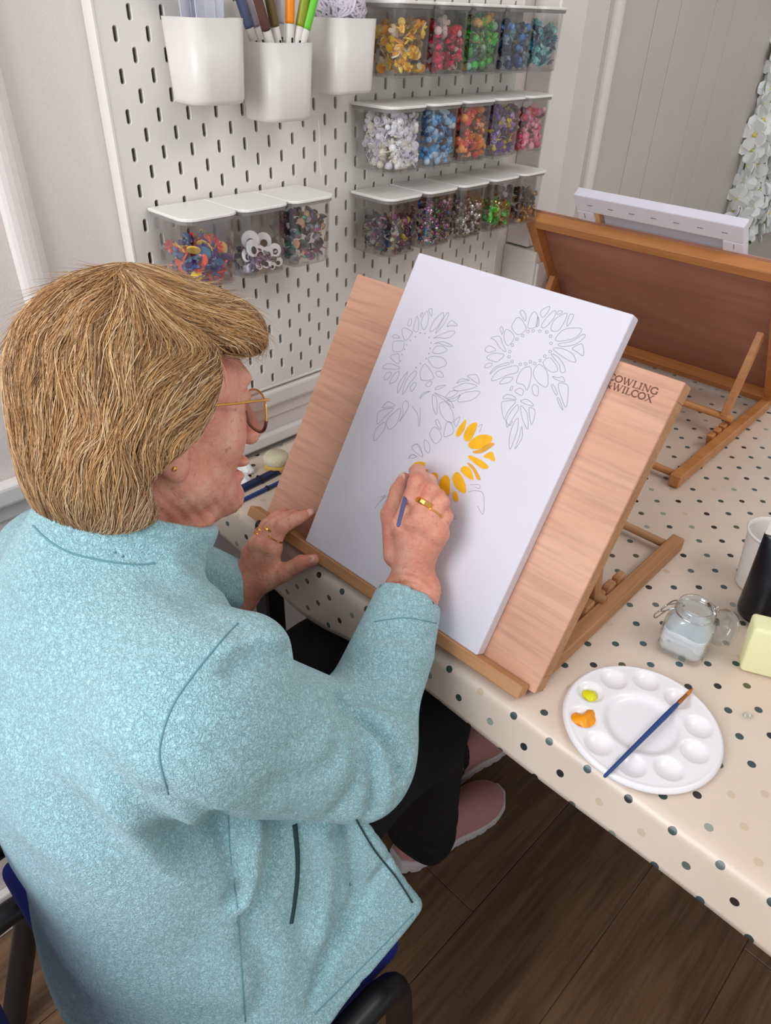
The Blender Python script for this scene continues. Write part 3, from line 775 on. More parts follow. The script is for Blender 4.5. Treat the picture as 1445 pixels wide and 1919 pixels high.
# rear easel, turned round: its back faces the camera
easel2 = make_easel(0.9356, True, 0.180, .482, .430)
yaw2 = 0.0269; ex2 = np.array([math.cos(yaw2), math.sin(yaw2), 0]); ey2 = np.array([-math.sin(yaw2), math.cos(yaw2), 0])
up2 = -ey2 * math.cos(.9356) + np.array([0, 0, math.sin(.9356)]); nb2 = np.cross(ex2, up2)     # nb2: out of the back, towards the camera
back0 = np.array([.0477, .9636, TABLE_Z + .005]) + ex2 * .482                                    # back plane, its foot at the user's left
o2 = back0 - nb2 * ED
easel2.location = (o2[0], o2[1], o2[2] - .008 + .004); easel2.rotation_euler = (0, 0, yaw2 + math.pi)
setp(easel2, 'orange-brown table easel seen from behind at the far side', 'easel')
for c in easel2.children:
    if c.name.startswith(('base_rail', 'notch', 'dowel', 'rubber')): c.location.z -= (easel2.location.z - TABLE_Z - .0015)

# ---------------------------------------------------------------- canvases
CU, CV, CW, CH, CD = 0.1015, 0.0065, 0.2962, 0.4030, 0.018
def canvas_body(w, h):
    return box(0, w, 0, h, 0, CD, .0022, 3)
canvas1 = empty('painting_canvas', tuple(E1_O + EX * CU + EU * CV + EN * .0005), (E1_ALPHA, 0, E1_YAW), 'white stretched canvas with pencilled sunflowers and yellow petals on easel', 'canvas')
obj('canvas_face', canvas_body(CW, CH), 'canvas_white', canvas1)
COR = E1_O + EX * CU + EU * CV
def on_canvas(u, v):
    P = on_board(u, v, CD + .0005) - COR
    return np.array([P @ EX, P @ EU])
# blank canvas on the rear easel, its stapled back towards the camera
canvas2 = empty('blank_canvas', label='blank white canvas with stapled back on the rear easel', cat='canvas')
pc = o2 - nb2 * 0.0035 + up2 * 0.0065 - ex2 * 0.080
canvas2.location = tuple(pc + np.array([0, 0, -.004])); canvas2.rotation_euler = (.9356, 0, yaw2 + math.pi)
w2, h2 = 0.30, 0.420
for nm, d in (('canvas_rail', box(0, w2, h2 - .036, h2, 0, CD, .002, 2)), ('canvas_rail', box(0, w2, 0, .036, 0, CD, .002, 2)), ('canvas_stile', box(0, .034, .036, h2 - .036, 0, CD, .002, 2)), ('canvas_stile', box(w2 - .034, w2, .036, h2 - .036, 0, CD, .002, 2))):
    obj(nm, d, 'canvas_white', canvas2)
obj('canvas_sheet', box(.03, w2 - .03, .03, h2 - .03, CD - .003, CD - .0005), 'canvas_white', canvas2)
obj('bare_wood_strip', box(w2 - .043, w2 - .034, .03, h2 - .036, .003, .014), 'wood_end', canvas2)
for k in range(7):
    x = .03 + k * .040
    obj('staple', box(x - .005, x + .005, h2 - .0195, h2 - .0180, -.0006, .0006), 'steel', canvas2)
for k in range(4):
    obj('staple', box(w2 - .016, w2 - .0146, h2 - .05 - k * .05, h2 - .04 - k * .05, -.0006, .0006), 'steel', canvas2)
    obj('staple', box(.0146, .016, h2 - .05 - k * .05, h2 - .04 - k * .05, -.0006, .0006), 'steel', canvas2)
# ---------------------------------------------------------------- pencil drawing and painted petals on the canvas
def cropper(x0, y0, s): return lambda pts: [on_canvas(x0 + a / s, y0 + b / s) for a, b in pts]
cA = cropper(880, 560, 6.0208)      # right sunflower
cB = cropper(680, 560, 6.3955)      # left sunflower
cC = cropper(660, 780, 4.5156)      # painted sunflower
LINES = []
def ln(c, pts, closed=True, per=5): LINES.append((spline(c(pts), per, closed), closed))
for p in [
    [(480, 300), (540, 212), (600, 250), (636, 345), (550, 405), (490, 350)], [(570, 150), (600, 130), (635, 180), (632, 250), (600, 210)], [(662, 330), (680, 220), (730, 145), (770, 200), (755, 310)],
    [(770, 205), (785, 250), (775, 305), (752, 308)], [(805, 140), (900, 85), (890, 140), (825, 210)], [(812, 300), (880, 200), (965, 130), (955, 210), (850, 325)], [(985, 160), (1020, 132), (1052, 150), (1000, 176)],
    [(920, 350), (950, 250), (1040, 180), (1100, 170), (1070, 260), (1000, 360)], [(1130, 180), (1175, 190), (1120, 295), (1098, 292)], [(970, 450), (1060, 350), (1200, 328), (1268, 350), (1190, 440), (1020, 478)],
    [(1000, 510), (1150, 480), (1280, 402), (1300, 430), (1200, 510), (1060, 540)], [(1160, 560), (1270, 510), (1285, 640), (1215, 600)], [(945, 570), (1040, 560), (1160, 620), (1198, 710), (1110, 690)],
    [(920, 625), (990, 650), (1060, 740), (1080, 820), (1030, 825), (1010, 740)], [(830, 720), (905, 665), (985, 760), (985, 820), (900, 815)], [(720, 830), (780, 740), (860, 800), (888, 900), (865, 998), (760, 930)],
    [(545, 880), (600, 790), (685, 772), (695, 880), (650, 1030), (610, 970), (535, 950)], [(245, 920), (330, 810), (530, 755), (535, 830), (440, 855), (330, 905)], [(340, 960), (400, 890), (490, 890), (440, 945)],
    [(240, 440), (340, 425), (370, 500), (412, 595), (350, 560), (290, 470)], [(390, 440), (415, 345), (498, 405), (490, 470), (432, 528)], [(345, 340), (362, 312), (380, 350), (368, 402)], [(175, 575), (220, 530), (300, 575), (215, 605)],
    [(195, 665), (270, 615), (390, 630), (340, 690), (290, 712)], [(172, 775), (200, 730), (255, 730), (235, 768)], [(230, 850), (290, 770), (430, 720), (440, 740), (320, 775)], [(705, 1010), (730, 965), (775, 1000), (770, 1090), (725, 1080)],
    [(512, 1045), (560, 1010), (605, 1030), (590, 1090)], [(455, 1030), (470, 990), (490, 990), (475, 1030)], [(935, 875), (1000, 890), (1050, 880), (1072, 935), (985, 915)], [(1000, 965), (1105, 975), (1110, 1110), (1090, 1220), (1060, 1180)],
    [(925, 985), (945, 970), (990, 1060), (975, 1085)], [(990, 1130), (1010, 1125), (1055, 1250), (1030, 1225)], [(375, 1125), (420, 1080), (490, 1095), (525, 1138), (440, 1125)], [(360, 1190), (400, 1155), (520, 1155), (440, 1260), (388, 1350)],
    [(425, 1450), (420, 1360), (470, 1270), (540, 1195), (550, 1250), (500, 1330)], [(575, 1210), (640, 1270), (662, 1370), (655, 1470), (600, 1360)], [(575, 1155), (640, 1135), (700, 1170), (720, 1210), (640, 1190)], [(670, 1240), (720, 1240), (740, 1290), (700, 1420)],
    [(455, 1700), (450, 1560), (500, 1400), (550, 1350), (540, 1480), (500, 1600)], [(510, 1690), (560, 1560), (590, 1440), (595, 1560), (540, 1660)]]: ln(cA, p)
for x, y in [(655, 370), (720, 362), (797, 366), (868, 374), (912, 422), (918, 502), (906, 594), (852, 648), (794, 696), (735, 730), (688, 710), (630, 735), (572, 740), (478, 710), (442, 655), (456, 596), (480, 522), (534, 455), (600, 416)]:
    ln(cA, [(x + 16 * math.cos(t) + 4 * math.sin(x), y + 15 * math.sin(t)) for t in np.linspace(0, 5.2, 5)], True, 3)
for p in [
    [(470, 370), (500, 350), (580, 385), (590, 415), (515, 500), (480, 440)], [(360, 440), (400, 432), (445, 470), (365, 465)], [(358, 600), (365, 520), (430, 505), (495, 520), (470, 620), (380, 635)], [(330, 690), (380, 665), (435, 665), (430, 775), (370, 745)],
    [(240, 830), (310, 775), (440, 820), (400, 845)], [(255, 970), (280, 895), (345, 885), (310, 950)], [(320, 1010), (380, 900), (440, 875), (400, 980)], [(420, 1130), (430, 1020), (540, 870), (480, 1010)], [(475, 1150), (520, 980), (620, 865), (640, 910), (560, 1020)],
    [(570, 1060), (620, 1000), (640, 1030), (590, 1110)], [(695, 850), (755, 785), (850, 950), (710, 975), (690, 900)], [(785, 730), (830, 690), (960, 710), (1000, 790), (870, 830)], [(840, 620), (880, 570), (960, 570), (1010, 620), (920, 655), (845, 650)],
    [(860, 540), (950, 512), (1080, 565), (1000, 565), (900, 530)], [(850, 470), (950, 420), (1060, 385), (1105, 405), (1020, 470), (900, 465)], [(805, 390), (850, 270), (960, 165), (960, 230), (880, 350)], [(700, 280), (740, 180), (775, 150), (785, 270), (740, 370), (710, 340)],
    [(605, 370), (630, 260), (650, 210), (672, 290), (655, 390)], [(540, 290), (575, 235), (585, 290), (555, 330)], [(690, 200), (710, 165), (720, 175), (700, 215)], [(790, 130), (830, 125), (825, 210)], [(1000, 185), (1030, 190), (960, 320), (870, 410)], [(1010, 330), (1060, 260), (1135, 320), (1060, 320)],
    [(875, 880), (930, 870), (970, 935), (900, 930)], [(750, 1040), (790, 995), (830, 1000), (800, 1050)], [(865, 1090), (900, 1050), (990, 1035), (930, 1075)], [(685, 1195), (720, 1130), (810, 1108), (740, 1140)], [(835, 1155), (880, 1180), (890, 1300), (880, 1390), (840, 1290)],
    [(920, 1260), (1000, 1240), (1080, 1370), (1080, 1480), (1000, 1460), (930, 1360)], [(860, 1130), (980, 1180), (1060, 1240), (1090, 1310), (1000, 1230)], [(990, 1190), (1050, 1110), (1140, 1110), (1080, 1170)], [(1080, 1075), (1150, 1040), (1240, 1010), (1370, 1050), (1160, 1105)],
    [(1125, 1010), (1180, 960), (1280, 975), (1180, 990)], [(1255, 925), (1360, 910), (1395, 1020), (1300, 960)], [(1140, 1225), (1200, 1130), (1400, 1110), (1330, 1200), (1200, 1235)], [(1010, 1215), (1100, 1190), (1165, 1150), (1100, 1225)],
    [(235, 1305), (300, 1235), (385, 1280), (300, 1300)], [(170, 1445), (200, 1350), (370, 1310), (280, 1400), (180, 1500)], [(290, 1530), (300, 1440), (450, 1310), (420, 1470), (340, 1560)], [(480, 1380), (480, 1260), (520, 1225), (550, 1280), (500, 1380), (440, 1470)], [(130, 1680), (160, 1560), (260, 1480), (260, 1560), (160, 1690)],
    [(870, 1470), (900, 1450), (940, 1560), (905, 1540)], [(805, 1630), (850, 1540), (920, 1580), (940, 1670), (870, 1735)], [(975, 1600), (1010, 1480), (1060, 1490), (1085, 1600), (985, 1655)], [(585, 1780), (670, 1745), (720, 1890), (660, 1860)], [(740, 1690), (800, 1750), (790, 1850), (740, 1790)], [(1095, 1470), (1165, 1415), (1120, 1530)], [(555, 1910), (600, 1865), (640, 1900)]]: ln(cB, p)
for p in [[(590, 1290), (660, 1390), (665, 1530)], [(690, 1300), (690, 1400), (680, 1530)]]: ln(cB, p, False)
for x, y in [(690, 410), (745, 415), (795, 465), (820, 525), (808, 595), (792, 655), (760, 715), (690, 775), (640, 825), (630, 455), (570, 500), (525, 550), (500, 605), (470, 670), (455, 745)]:
    ln(cB, [(x - 5, y - 6), (x + 6, y), (x, y + 7)], True, 2)
for p in [[(475, 360), (500, 325), (560, 345)], [(512, 250), (550, 240), (600, 330)], [(190, 780), (260, 700), (310, 680), (250, 760)], [(240, 720), (280, 670), (240, 690)], [(985, 640), (1040, 630), (1110, 660), (1110, 830), (1060, 760)], [(1000, 580), (1075, 580), (1080, 610), (1040, 600)], [(1075, 140), (1100, 70), (1065, 90)], [(1290, 700 - 680), (1330, 80), (1360, 40)], [(835, 850), (880, 870), (870, 830)]]: ln(cC, p, False)
parts = []
for P2, closed in LINES:
    z = CD + .00012
    P3 = [(a, b, z) for a, b in P2]
    if closed: P3 = P3 + [P3[0]]
    P_ = np.array(P3); T_ = np.gradient(P_[:, :2], axis=0); T_ /= np.linalg.norm(T_, axis=1)[:, None] + 1e-12
    Nn = np.stack([-T_[:, 1], T_[:, 0]], 1) * .00028
    V = [(p[0] + s * n[0], p[1] + s * n[1], z) for p, n in zip(P3, Nn) for s in (-1, 1)]
    F = [(2 * k, 2 * k + 1, 2 * k + 3, 2 * k + 2) for k in range(len(P3) - 1)]
    parts.append((V, F))
obj('pencil_sketch', join(*parts), 'pencil', canvas1)['kind'] = 'stuff'
PETALS = [  # painted petals, crop px
    ([(965, 30), (950, 110), (905, 170), (880, 160), (895, 110), (930, 60)], 0), ([(1055, 55), (1050, 110), (1010, 190), (970, 215), (945, 180), (960, 120), (1000, 70)], 0), ([(1185, 180), (1170, 225), (1100, 270), (1020, 278), (985, 250), (1005, 205), (1080, 160), (1150, 160)], 0),
    ([(1205, 235), (1180, 260), (1110, 305), (1050, 315), (1020, 300), (1080, 280), (1140, 245), (1185, 225)], 1), ([(1180, 300), (1205, 350), (1205, 385), (1160, 360), (1112, 340)], 0), ([(985, 350), (1000, 332), (1080, 365), (1130, 400), (1155, 435), (1105, 445), (1040, 400)], 0),
    ([(975, 395), (1020, 415), (1065, 480), (1088, 535), (1055, 530), (1030, 470)], 1), ([(920, 460), (940, 425), (985, 430), (1015, 480), (1025, 540), (965, 510)], 0), ([(850, 520), (880, 475), (920, 495), (955, 570), (962, 645), (920, 640), (870, 590)], 0), ([(770, 510), (800, 500), (825, 530), (828, 600), (820, 668), (780, 640), (735, 620), (745, 550)], 0),
    ([(610, 525), (640, 495), (700, 478), (728, 500), (715, 540), (670, 560), (620, 550)], 0), ([(495, 430), (530, 395), (580, 383), (620, 400), (595, 440), (545, 460), (505, 455)], 0), ([(570, 485), (600, 460), (648, 450), (625, 475), (590, 490)], 1), ([(855, 640), (880, 640), (898, 690), (890, 722), (862, 710), (852, 670)], 0), ([(735, 670), (770, 670), (782, 695), (760, 715), (730, 700)], 0)]
for pts, k in PETALS:
    P2 = spline(cC(pts), 5, True); n = len(P2)
    V = [(a, b, CD + .0001) for a, b in P2] + [(a, b, CD + .0006) for a, b in P2]
    F = [tuple(range(n, 2 * n))] + [(i, (i + 1) % n, n + (i + 1) % n, n + i) for i in range(n)]
    o = obj('painted_petal', (V, F), 'petal_ochre' if k else 'petal_yellow', canvas1)
# maker's stamp on the board: COWLING & WILCOX in serif capitals
def arc(cx, cy, rx, ry, a0, a1, n=9): return [(cx + rx * math.cos(math.radians(a0 + (a1 - a0) * k / n)), cy + ry * math.sin(math.radians(a0 + (a1 - a0) * k / n))) for k in range(n + 1)]
TH, TN = .13, .065
GL = {  # strokes: (points, width); em height 1
    'C': (0.82, [(arc(.45, .5, .40, .47, 48, 312, 14), TH), ([(.72, .70), (.72, .95)], TN), ([(.72, .06), (.76, .26)], TN)]),
    'O': (0.95, [(arc(.46, .5, .40, .46, 0, 360, 18), TH)]),
    'W': (1.28, [([(.10, 1), (.38, 0)], TH), ([(.38, 0), (.62, .95)], TN), ([(.58, 1), (.86, 0)], TH), ([(.86, 0), (1.12, 1)], TN), ([(0, .98), (.22, .98)], TN), ([(.50, .98), (.70, .98)], TN), ([(1.02, .98), (1.22, .98)], TN)]),
    'L': (0.72, [([(.17, 0), (.17, 1)], TH), ([(.03, .03), (.64, .03)], TN), ([(.64, .03), (.66, .25)], TN), ([(.03, .97), (.31, .97)], TN)]),
    'I': (0.42, [([(.19, 0), (.19, 1)], TH), ([(.04, .03), (.34, .03)], TN), ([(.04, .97), (.34, .97)], TN)]),
    'N': (1.0, [([(.17, 0), (.17, 1)], TN), ([(.17, .98), (.80, .02)], TH), ([(.80, 0), (.80, 1)], TN), ([(.04, .03), (.30, .03)], TN), ([(.02, .97), (.20, .97)], TN), ([(.68, .97), (.93, .97)], TN)]),
    'G': (0.92, [(arc(.45, .5, .40, .47, 48, 320, 14), TH), ([(.72, .70), (.72, .95)], TN), ([(.76, .08), (.76, .42)], TH), ([(.62, .43), (.88, .43)], TN)]),
    '&': (0.92, [(arc(.36, .76, .17, .20, 0, 360, 10), TN), ([(.24, .62), (.80, .02)], TH), (arc(.33, .26, .25, .24, 80, 330, 9), TN), ([(.52, .12), (.76, .50)], TN), ([(.66, .5), (.86, .5)], TN)]),
    'X': (0.92, [([(.12, .98), (.78, .02)], TH), ([(.76, .98), (.12, .02)], TN), ([(.02, .97), (.26, .97)], TN), ([(.64, .97), (.88, .97)], TN), ([(.02, .03), (.24, .03)], TN), ([(.64, .03), (.90, .03)], TN)])}
def lettering(text, p0, p1, height):
    W_ = sum(GL[c][0] for c in text); p0 = np.array(p0); p1 = np.array(p1); L_ = np.linalg.norm(p1 - p0); ax = (p1 - p0) / L_; up = np.array([-ax[1], ax[0]])
    s = L_ / W_; out = []; x = 0
    for c in text:
        w, st = GL[c]
        for pts, tw in st:
            P_ = np.array([p0 + ax * (x + a) * s + up * b * height for a, b in pts]); T_ = np.gradient(P_, axis=0); T_ /= np.linalg.norm(T_, axis=1)[:, None]
            N_ = np.stack([-T_[:, 1], T_[:, 0]], 1) * tw * height * .68
            V = [(p[0] + q * n[0], p[1] + q * n[1], .0003) for p, n in zip(P_, N_) for q in (-1, 1)]
            out.append((V, [(2 * k, 2 * k + 1, 2 * k + 3, 2 * k + 2) for k in range(len(P_) - 1)]))
        x += w
    return join(*out)
b2 = lambda u, v: board_loc(on_board(u, v, 0.0))[:2]
st = join(lettering('COWLING', b2(1138, 712), b2(1231, 743), .0072), lettering('&WILCOX', b2(1132, 727), b2(1221, 757), .0072))
o = obj('stamped_lettering', st, 'burnt', easel1, loc=(0, 0, .0083), rot=(E1_ALPHA, 0, 0))
o['label'] = 'dark serif capitals stamped on the board'

# ---------------------------------------------------------------- palette, brush, paint
PC = np.array([.729, .0955]); PR = .0825
WELLS = [(.7106, .0391), (.7474, .0405), (.7755, .0635), (.7845, .1015), (.7735, .1345), (.7402, .1540), (.7034, .1525), (.6766, .1275), (.6685, .0920), (.6816, .0568)]
def palette():
    V = []; F = []
    nr, na = 60, 200
    def h(x, y, r):
        z = .0085
        d = math.hypot(x, y)
        t = d / .037
        if t < 1.15: z -= .0055 * (1 / (1 + math.exp((t - 1.0) * 22)))
        for wx, wy in WELLS:
            q = ((x + PC[0] - wx) ** 2 + (y + PC[1] - wy) ** 2) / .0143 ** 2
            if q < 1: z -= .0065 * (1 - q) ** 0.75
        e = (PR - r) / .006
        if e < 1: z += .0012 * math.sin(max(e, 0) * math.pi) - .0035 * (1 - max(e, 0)) ** 2
        return z
    V.append((0, 0, h(0, 0, 0)))
    for i in range(1, nr + 1):
        r = PR * i / nr
        for k in range(na):
            a = 2 * math.pi * k / na; x, y = r * math.cos(a), r * math.sin(a); V.append((x, y, h(x, y, r)))
    for k in range(na): F.append((0, 1 + k, 1 + (k + 1) % na))
    for i in range(nr - 1):
        for k in range(na):
            l = (k + 1) % na; a = 1 + i * na; c = a + na
            F.append((a + k, c + k, c + l, a + l))
    n = len(V)
    for rr, z in ((PR - .001, .0025), (PR - .006, .0005)):
        for k in range(na): a = 2 * math.pi * k / na; V.append((rr * math.cos(a), rr * math.sin(a), z))
    last = 1 + (nr - 1) * na
    for s0, s1 in ((last, n), (n, n + na)):
        for k in range(na): l = (k + 1) % na; F.append((s0 + k, s1 + k, s1 + l, s0 + l))
    F.append(tuple(n + na + k for k in range(na))[::-1])
    return V, F
pal = obj('paint_palette', palette(), 'palette_white', smooth=True, loc=(PC[0], PC[1], TABLE_Z + .0012))
setp(pal, 'round white plastic paint palette with ten wells on the table', 'palette')
rs = np.random.RandomState(2)
def blob(spikes, r, h, seed):
    rs = np.random.RandomState(seed); v, f = ico(3); V = []
    ph = rs.rand(6) * 6
    for p in v:
        p = np.array(p); a = math.atan2(p[1], p[0]); k = 1 + spikes * (0.5 * math.sin(2 * a + ph[0]) + 0.4 * math.sin(3 * a + ph[1]) + .3 * math.sin(5 * a + ph[2])) + .08 * math.sin(7 * p[0] * 3 + ph[3]) * math.sin(9 * p[1] + ph[4])
        V.append((p[0] * r * k, p[1] * r * k, max(p[2], -.25) * h * (1 + spikes * .8 * math.sin(4 * p[0] + ph[5]))))
    return V, f
setp(obj('yellow_paint_blob', blob(.12, .0085, .0040, 1), 'paint_yellow', smooth=True, loc=(WELLS[8][0] + .001, WELLS[8][1] - .002, TABLE_Z + .0052)), 'glossy lemon yellow paint blob in a palette well', 'paint')
setp(obj('orange_paint_blob', blob(.42, .0130, .0056, 4), 'paint_orange', smooth=True, loc=(WELLS[9][0] + .0015, WELLS[9][1] - .001, TABLE_Z + .0062)), 'smeared orange paint blob filling a palette well', 'paint')
def brush(name, tip, end, handle_mat, label, r=.0026):
    tip = np.array(tip); end = np.array(end); d = (end - tip); L_ = np.linalg.norm(d); d /= L_
    q = Vector(d).to_track_quat('Z', 'Y')
    e = empty(name, tuple(tip), (0, 0, 0), label, 'paintbrush'); e.rotation_euler = q.to_euler()
    obj('bristles', lathe([(0, 0), (.0006, .002), (.0019, .008), (.0022, .013), (.0018, .017)], 12), 'brush_hair', e, True)
    obj('ferrule', lathe([(.0018, .015), (.0021, .0155), (.0024, .030), (.0022, .034)], 12), 'copper', e, True)
    obj('handle', lathe([(.0020, .033), (r, .040), (r * 1.15, .06), (r * .9, L_ * .7), (r * .72, L_ - .003), (r * .5, L_ - .0005), (0, L_)], 12), handle_mat, e, True)
    return e
brush('paintbrush', (.7467, .1748, TABLE_Z + .0095 + .006), (.7368, .0037, TABLE_Z + .0095 + .005), 'brush_blue', 'blue-handled paintbrush lying across the white palette')

# ---------------------------------------------------------------- clip-top glass jar
jr = empty('glass_jar', (.7045, .2420, TABLE_Z + .0012), (0, 0, math.radians(8)), 'small clip-top glass jar of milky water beside the palette', 'jar')
def sq(r, s, z, n=6):   # rounded square
    pts = []
    for k in range(4):
        for j in range(n + 1):
            a = math.radians(90 * k - 45 + 0 - 45 + 90 * j / n) + math.pi / 2
            c = (s - r) * np.array([[1, -1], [1, 1], [-1, 1], [-1, -1]][k]); aa = math.radians(-90 + 90 * k + 90 * j / n)
            pts.append((c[0] + r * math.cos(aa), c[1] + r * math.sin(aa), z))
    return pts
H0 = .052
outer = [sq(.010, .0255, 0), sq(.010, .0270, .003), sq(.010, .0275, .030), sq(.014, .0270, H0 - .008), sq(.0195, .0215, H0), sq(.0205, .0207, H0 + .004), sq(.0222, .0224, H0 + .006), sq(.0222, .0224, H0 + .009), sq(.0205, .0207, H0 + .012), sq(.0205, .0207, H0 + .014)]
inner = [sq(.0180, .0182, H0 + .014), sq(.0180, .0182, H0), sq(.012, .0240, H0 - .009), sq(.009, .0248, .010), sq(.009, .0235, .004)]
obj('glass_body', extrude_loops(outer + inner), 'clear_glass', jr, True)
obj('milky_water', extrude_loops([sq(.009, .0235, .0045), sq(.009, .0244, .010), sq(.009, .0246, .034), sq(.009, .0240, .0345)]), 'milky', jr)
ringp = lambda r, z, n=28: [(r * math.cos(2 * math.pi * k / n), r * math.sin(2 * math.pi * k / n), z) for k in range(n)]
obj('wire_collar', tube(ringp(.0218, H0 + .0045), .0009, 6, True), 'steel', jr, True)
obj('wire_clasp', tube(spline([(-.021, -.008, H0 + .004), (-.028, -.010, H0 - .002), (-.037, -.009, H0 - .020), (-.041, 0, H0 - .024), (-.037, .009, H0 - .020), (-.028, .010, H0 - .002), (-.021, .008, H0 + .004)], 5), .0009, 6), 'steel', jr, True)
obj('wire_clasp', tube(spline([(-.021, -.006, H0 + .002), (-.034, -.006, H0 - .010), (-.034, .006, H0 - .010), (-.021, .006, H0 + .002)], 5), .0008, 6), 'steel', jr, True)
obj('hinge', join(tube([(.019, -.010, H0 + .008), (.019, .010, H0 + .008)], .0016, 8), tube(spline([(.020, 0, H0 + .006), (.025, 0, H0 + .012), (.028, 0, H0 + .004)], 4), .0012, 6)), 'steel', jr, True, rot=(0, 0, math.radians(40)))
lid = [(0, 0), (.016, 0), (.0195, .001), (.0195, .004), (.0225, .005), (.0225, .010), (.020, .012), (.010, .0145), (0, .015)]
lo = obj('glass_lid', lathe(lid, 32), 'clear_glass', jr, True)
lo.rotation_euler = (0, math.radians(118), math.radians(42)); lo.location = (.026, .022, H0 - .018)

# ---------------------------------------------------------------- cup, tube, sponges, bits
CUPR = [(0, .002), (.0245, .002), (.0255, 0), (.0265, .001)]
for k in range(16):
    z = .004 + k * .0048; r = .0268 + .0082 * z / .085
    CUPR += [(r + .0003, z), (r - .0003, z + .0024)]
CUPR += [(.0350, .083), (.0368, .0835), (.0372, .085), (.0364, .0865), (.0345, .0865), (.0335, .08), (.0258, .004), (0, .004)]
setp(obj('plastic_cup', lathe(CUPR, 40), 'white_plastic', smooth=True, loc=(.7205, .4250, TABLE_Z + .0012)), 'ribbed white disposable plastic cup behind the black tube', 'cup')
tu = empty('paint_tube', (.7490, .3640, TABLE_Z + .0012), (0, 0, math.radians(10)), 'black paint tube standing on its cap beside the plastic cup', 'paint tube')
def tube_body():
    loops = []
    for z, rx, ry in ((.004, .020, .020), (.006, .0285, .0285), (.012, .0295, .029), (.05, .0300, .025), (.09, .0310, .015), (.115, .0315, .005), (.120, .0315, .0022)):
        loops.append([(rx * math.cos(2 * math.pi * k / 28), ry * math.sin(2 * math.pi * k / 28), z) for k in range(28)])
    return extrude_loops(loops)
obj('tube_body', tube_body(), 'black_plastic', tu, True)
obj('cap', lathe([(0, 0), (.017, 0), (.018, .001), (.018, .006), (.016, .007), (0, .007)], 24), 'black_plastic', tu, True)
obj('crimped_end', box(-.031, .031, -.0022, .0022, .119, .137, .0008, 1), 'white_plastic', tu)
spg = obj('foam_sponge', box(0, .050, 0, .030, 0, .066, .004, 4), 'sponge_yellow', smooth=True, loc=(.770, .2545, TABLE_Z + .0012), rot=(0, 0, math.radians(25)))
me = spg.data
for v in me.vertices: v.co.x += (-.004 * v.co.z / .066 - .004 * math.sin((v.co.z / .066) * math.pi)) * (1 if v.co.x < .025 else -1)
setp(spg, 'pale yellow foam sponge standing at the right table edge', 'sponge')
bd = obj('glass_bead', ([(a * .006, b * .0045, c * .003) for a, b, c in ico(2)[0]], ico(2)[1]), 'clear_glass', smooth=True, loc=(.803, .1935, TABLE_Z + .0035), rot=(0, 0, .4))
setp(bd, 'tiny clear gem on the cloth right of the palette', 'gem')
ch = empty('round_sponge', (.056, .1345, TABLE_Z + .0012), (0, 0, .3), 'round cream and amber sponge beside the easel board', 'sponge')
def lump(prof, seed, amp):
    V, F = lathe(prof, 28); rs = np.random.RandomState(seed); ph = rs.rand(4) * 6
    return [(x * (1 + amp * math.sin(3 * math.atan2(y, x) + ph[0]) + amp * math.sin(5 * math.atan2(y, x) + ph[1])), y * (1 + amp * math.sin(4 * math.atan2(y, x) + ph[2])), z) for x, y, z in V], F
obj('sponge_base', lump([(0, 0), (.017, 0), (.019, .003), (.0195, .012), (.018, .014), (0, .014)], 1, .03), 'sponge_amber', ch, True)
obj('sponge_top', lump([(0, .013), (.0185, .013), (.0205, .015), (.0205, .023), (.018, .027), (0, .0275)], 2, .03), 'sponge_cream', ch, True)
def bar(name, p0, p1, w, h, mat, label, cat):
    p0 = np.array(p0); p1 = np.array(p1); d = p1 - p0; L_ = np.linalg.norm(d)
    e = empty(name, (p0[0], p0[1], TABLE_Z + .0012), (0, 0, math.atan2(d[1], d[0])), label, cat)
    obj('case', box(0, L_, -w / 2, w / 2, 0, h, h * .3, 2), mat, e)
    obj('end_cap', box(L_ * .52, L_ * .56, -w / 2 - .001, w / 2 + .001, 0, h + .001, .001, 1), 'black_plastic', e)
    return e
bar('flat_brush_case', (.074, .022), (.066, .150), .013, .008, 'brush_blue_dark', 'dark navy flat brush handle on the cloth by the easel', 'paintbrush')
bar('slim_brush_handle', (.097, .022), (.094, .140), .006, .005, 'brush_blue', 'slim mid-blue brush handle beside the dark navy one', 'paintbrush')
for (x, y, s, k) in ((.030, .092, .012, 1), (.052, .070, .013, 2)):
    o = obj('tissue_scrap', blob(.35, s, s * .8, 20 + k), 'tissue', smooth=False, loc=(x, y, TABLE_Z + .004))
    setp(o, ['crumpled white tissue scrap nearest the round sponge', 'crumpled white tissue scrap touching the navy brush handle'][k - 1], 'tissue')

# ---------------------------------------------------------------- white flower panel on the far wall
fp = empty('flower_wall_panel', (WX, 2.1, 1.2), label='white artificial hydrangea flower panel on the far wall', cat='flower panel')
obj('backing_mat', box(0, .012, -.17, .44, -.42, .50), 'flower_white', fp)
def petal5():
    V = []; F = []; Cc = 0
    for k in range(4):
        a = math.pi / 2 * k; n = len(V)
        pts = [(.06, 0, .0), (.28, .32, .08), (.60, .46, .18), (.90, .34, .20), (1.02, 0, .14), (.90, -.34, .20), (.60, -.46, .18), (.28, -.32, .08)]
        for q in (0, -.05):
            for x, y, z in pts: V.append((x * math.cos(a) - y * math.sin(a), x * math.sin(a) + y * math.cos(a), z + q))
        m = len(pts)
        F += [tuple(n + i for i in range(m)), tuple(n + m + i for i in range(m))[::-1]] + [(n + i, n + m + i, n + m + (i + 1) % m, n + (i + 1) % m) for i in range(m)]
    return V, F
pet = petal5(); rs = np.random.RandomState(21)
cen = ([(a * .16, b * .16, c * .16 + .06) for a, b, c in ico(1)[0]], ico(1)[1])
n_f = 0
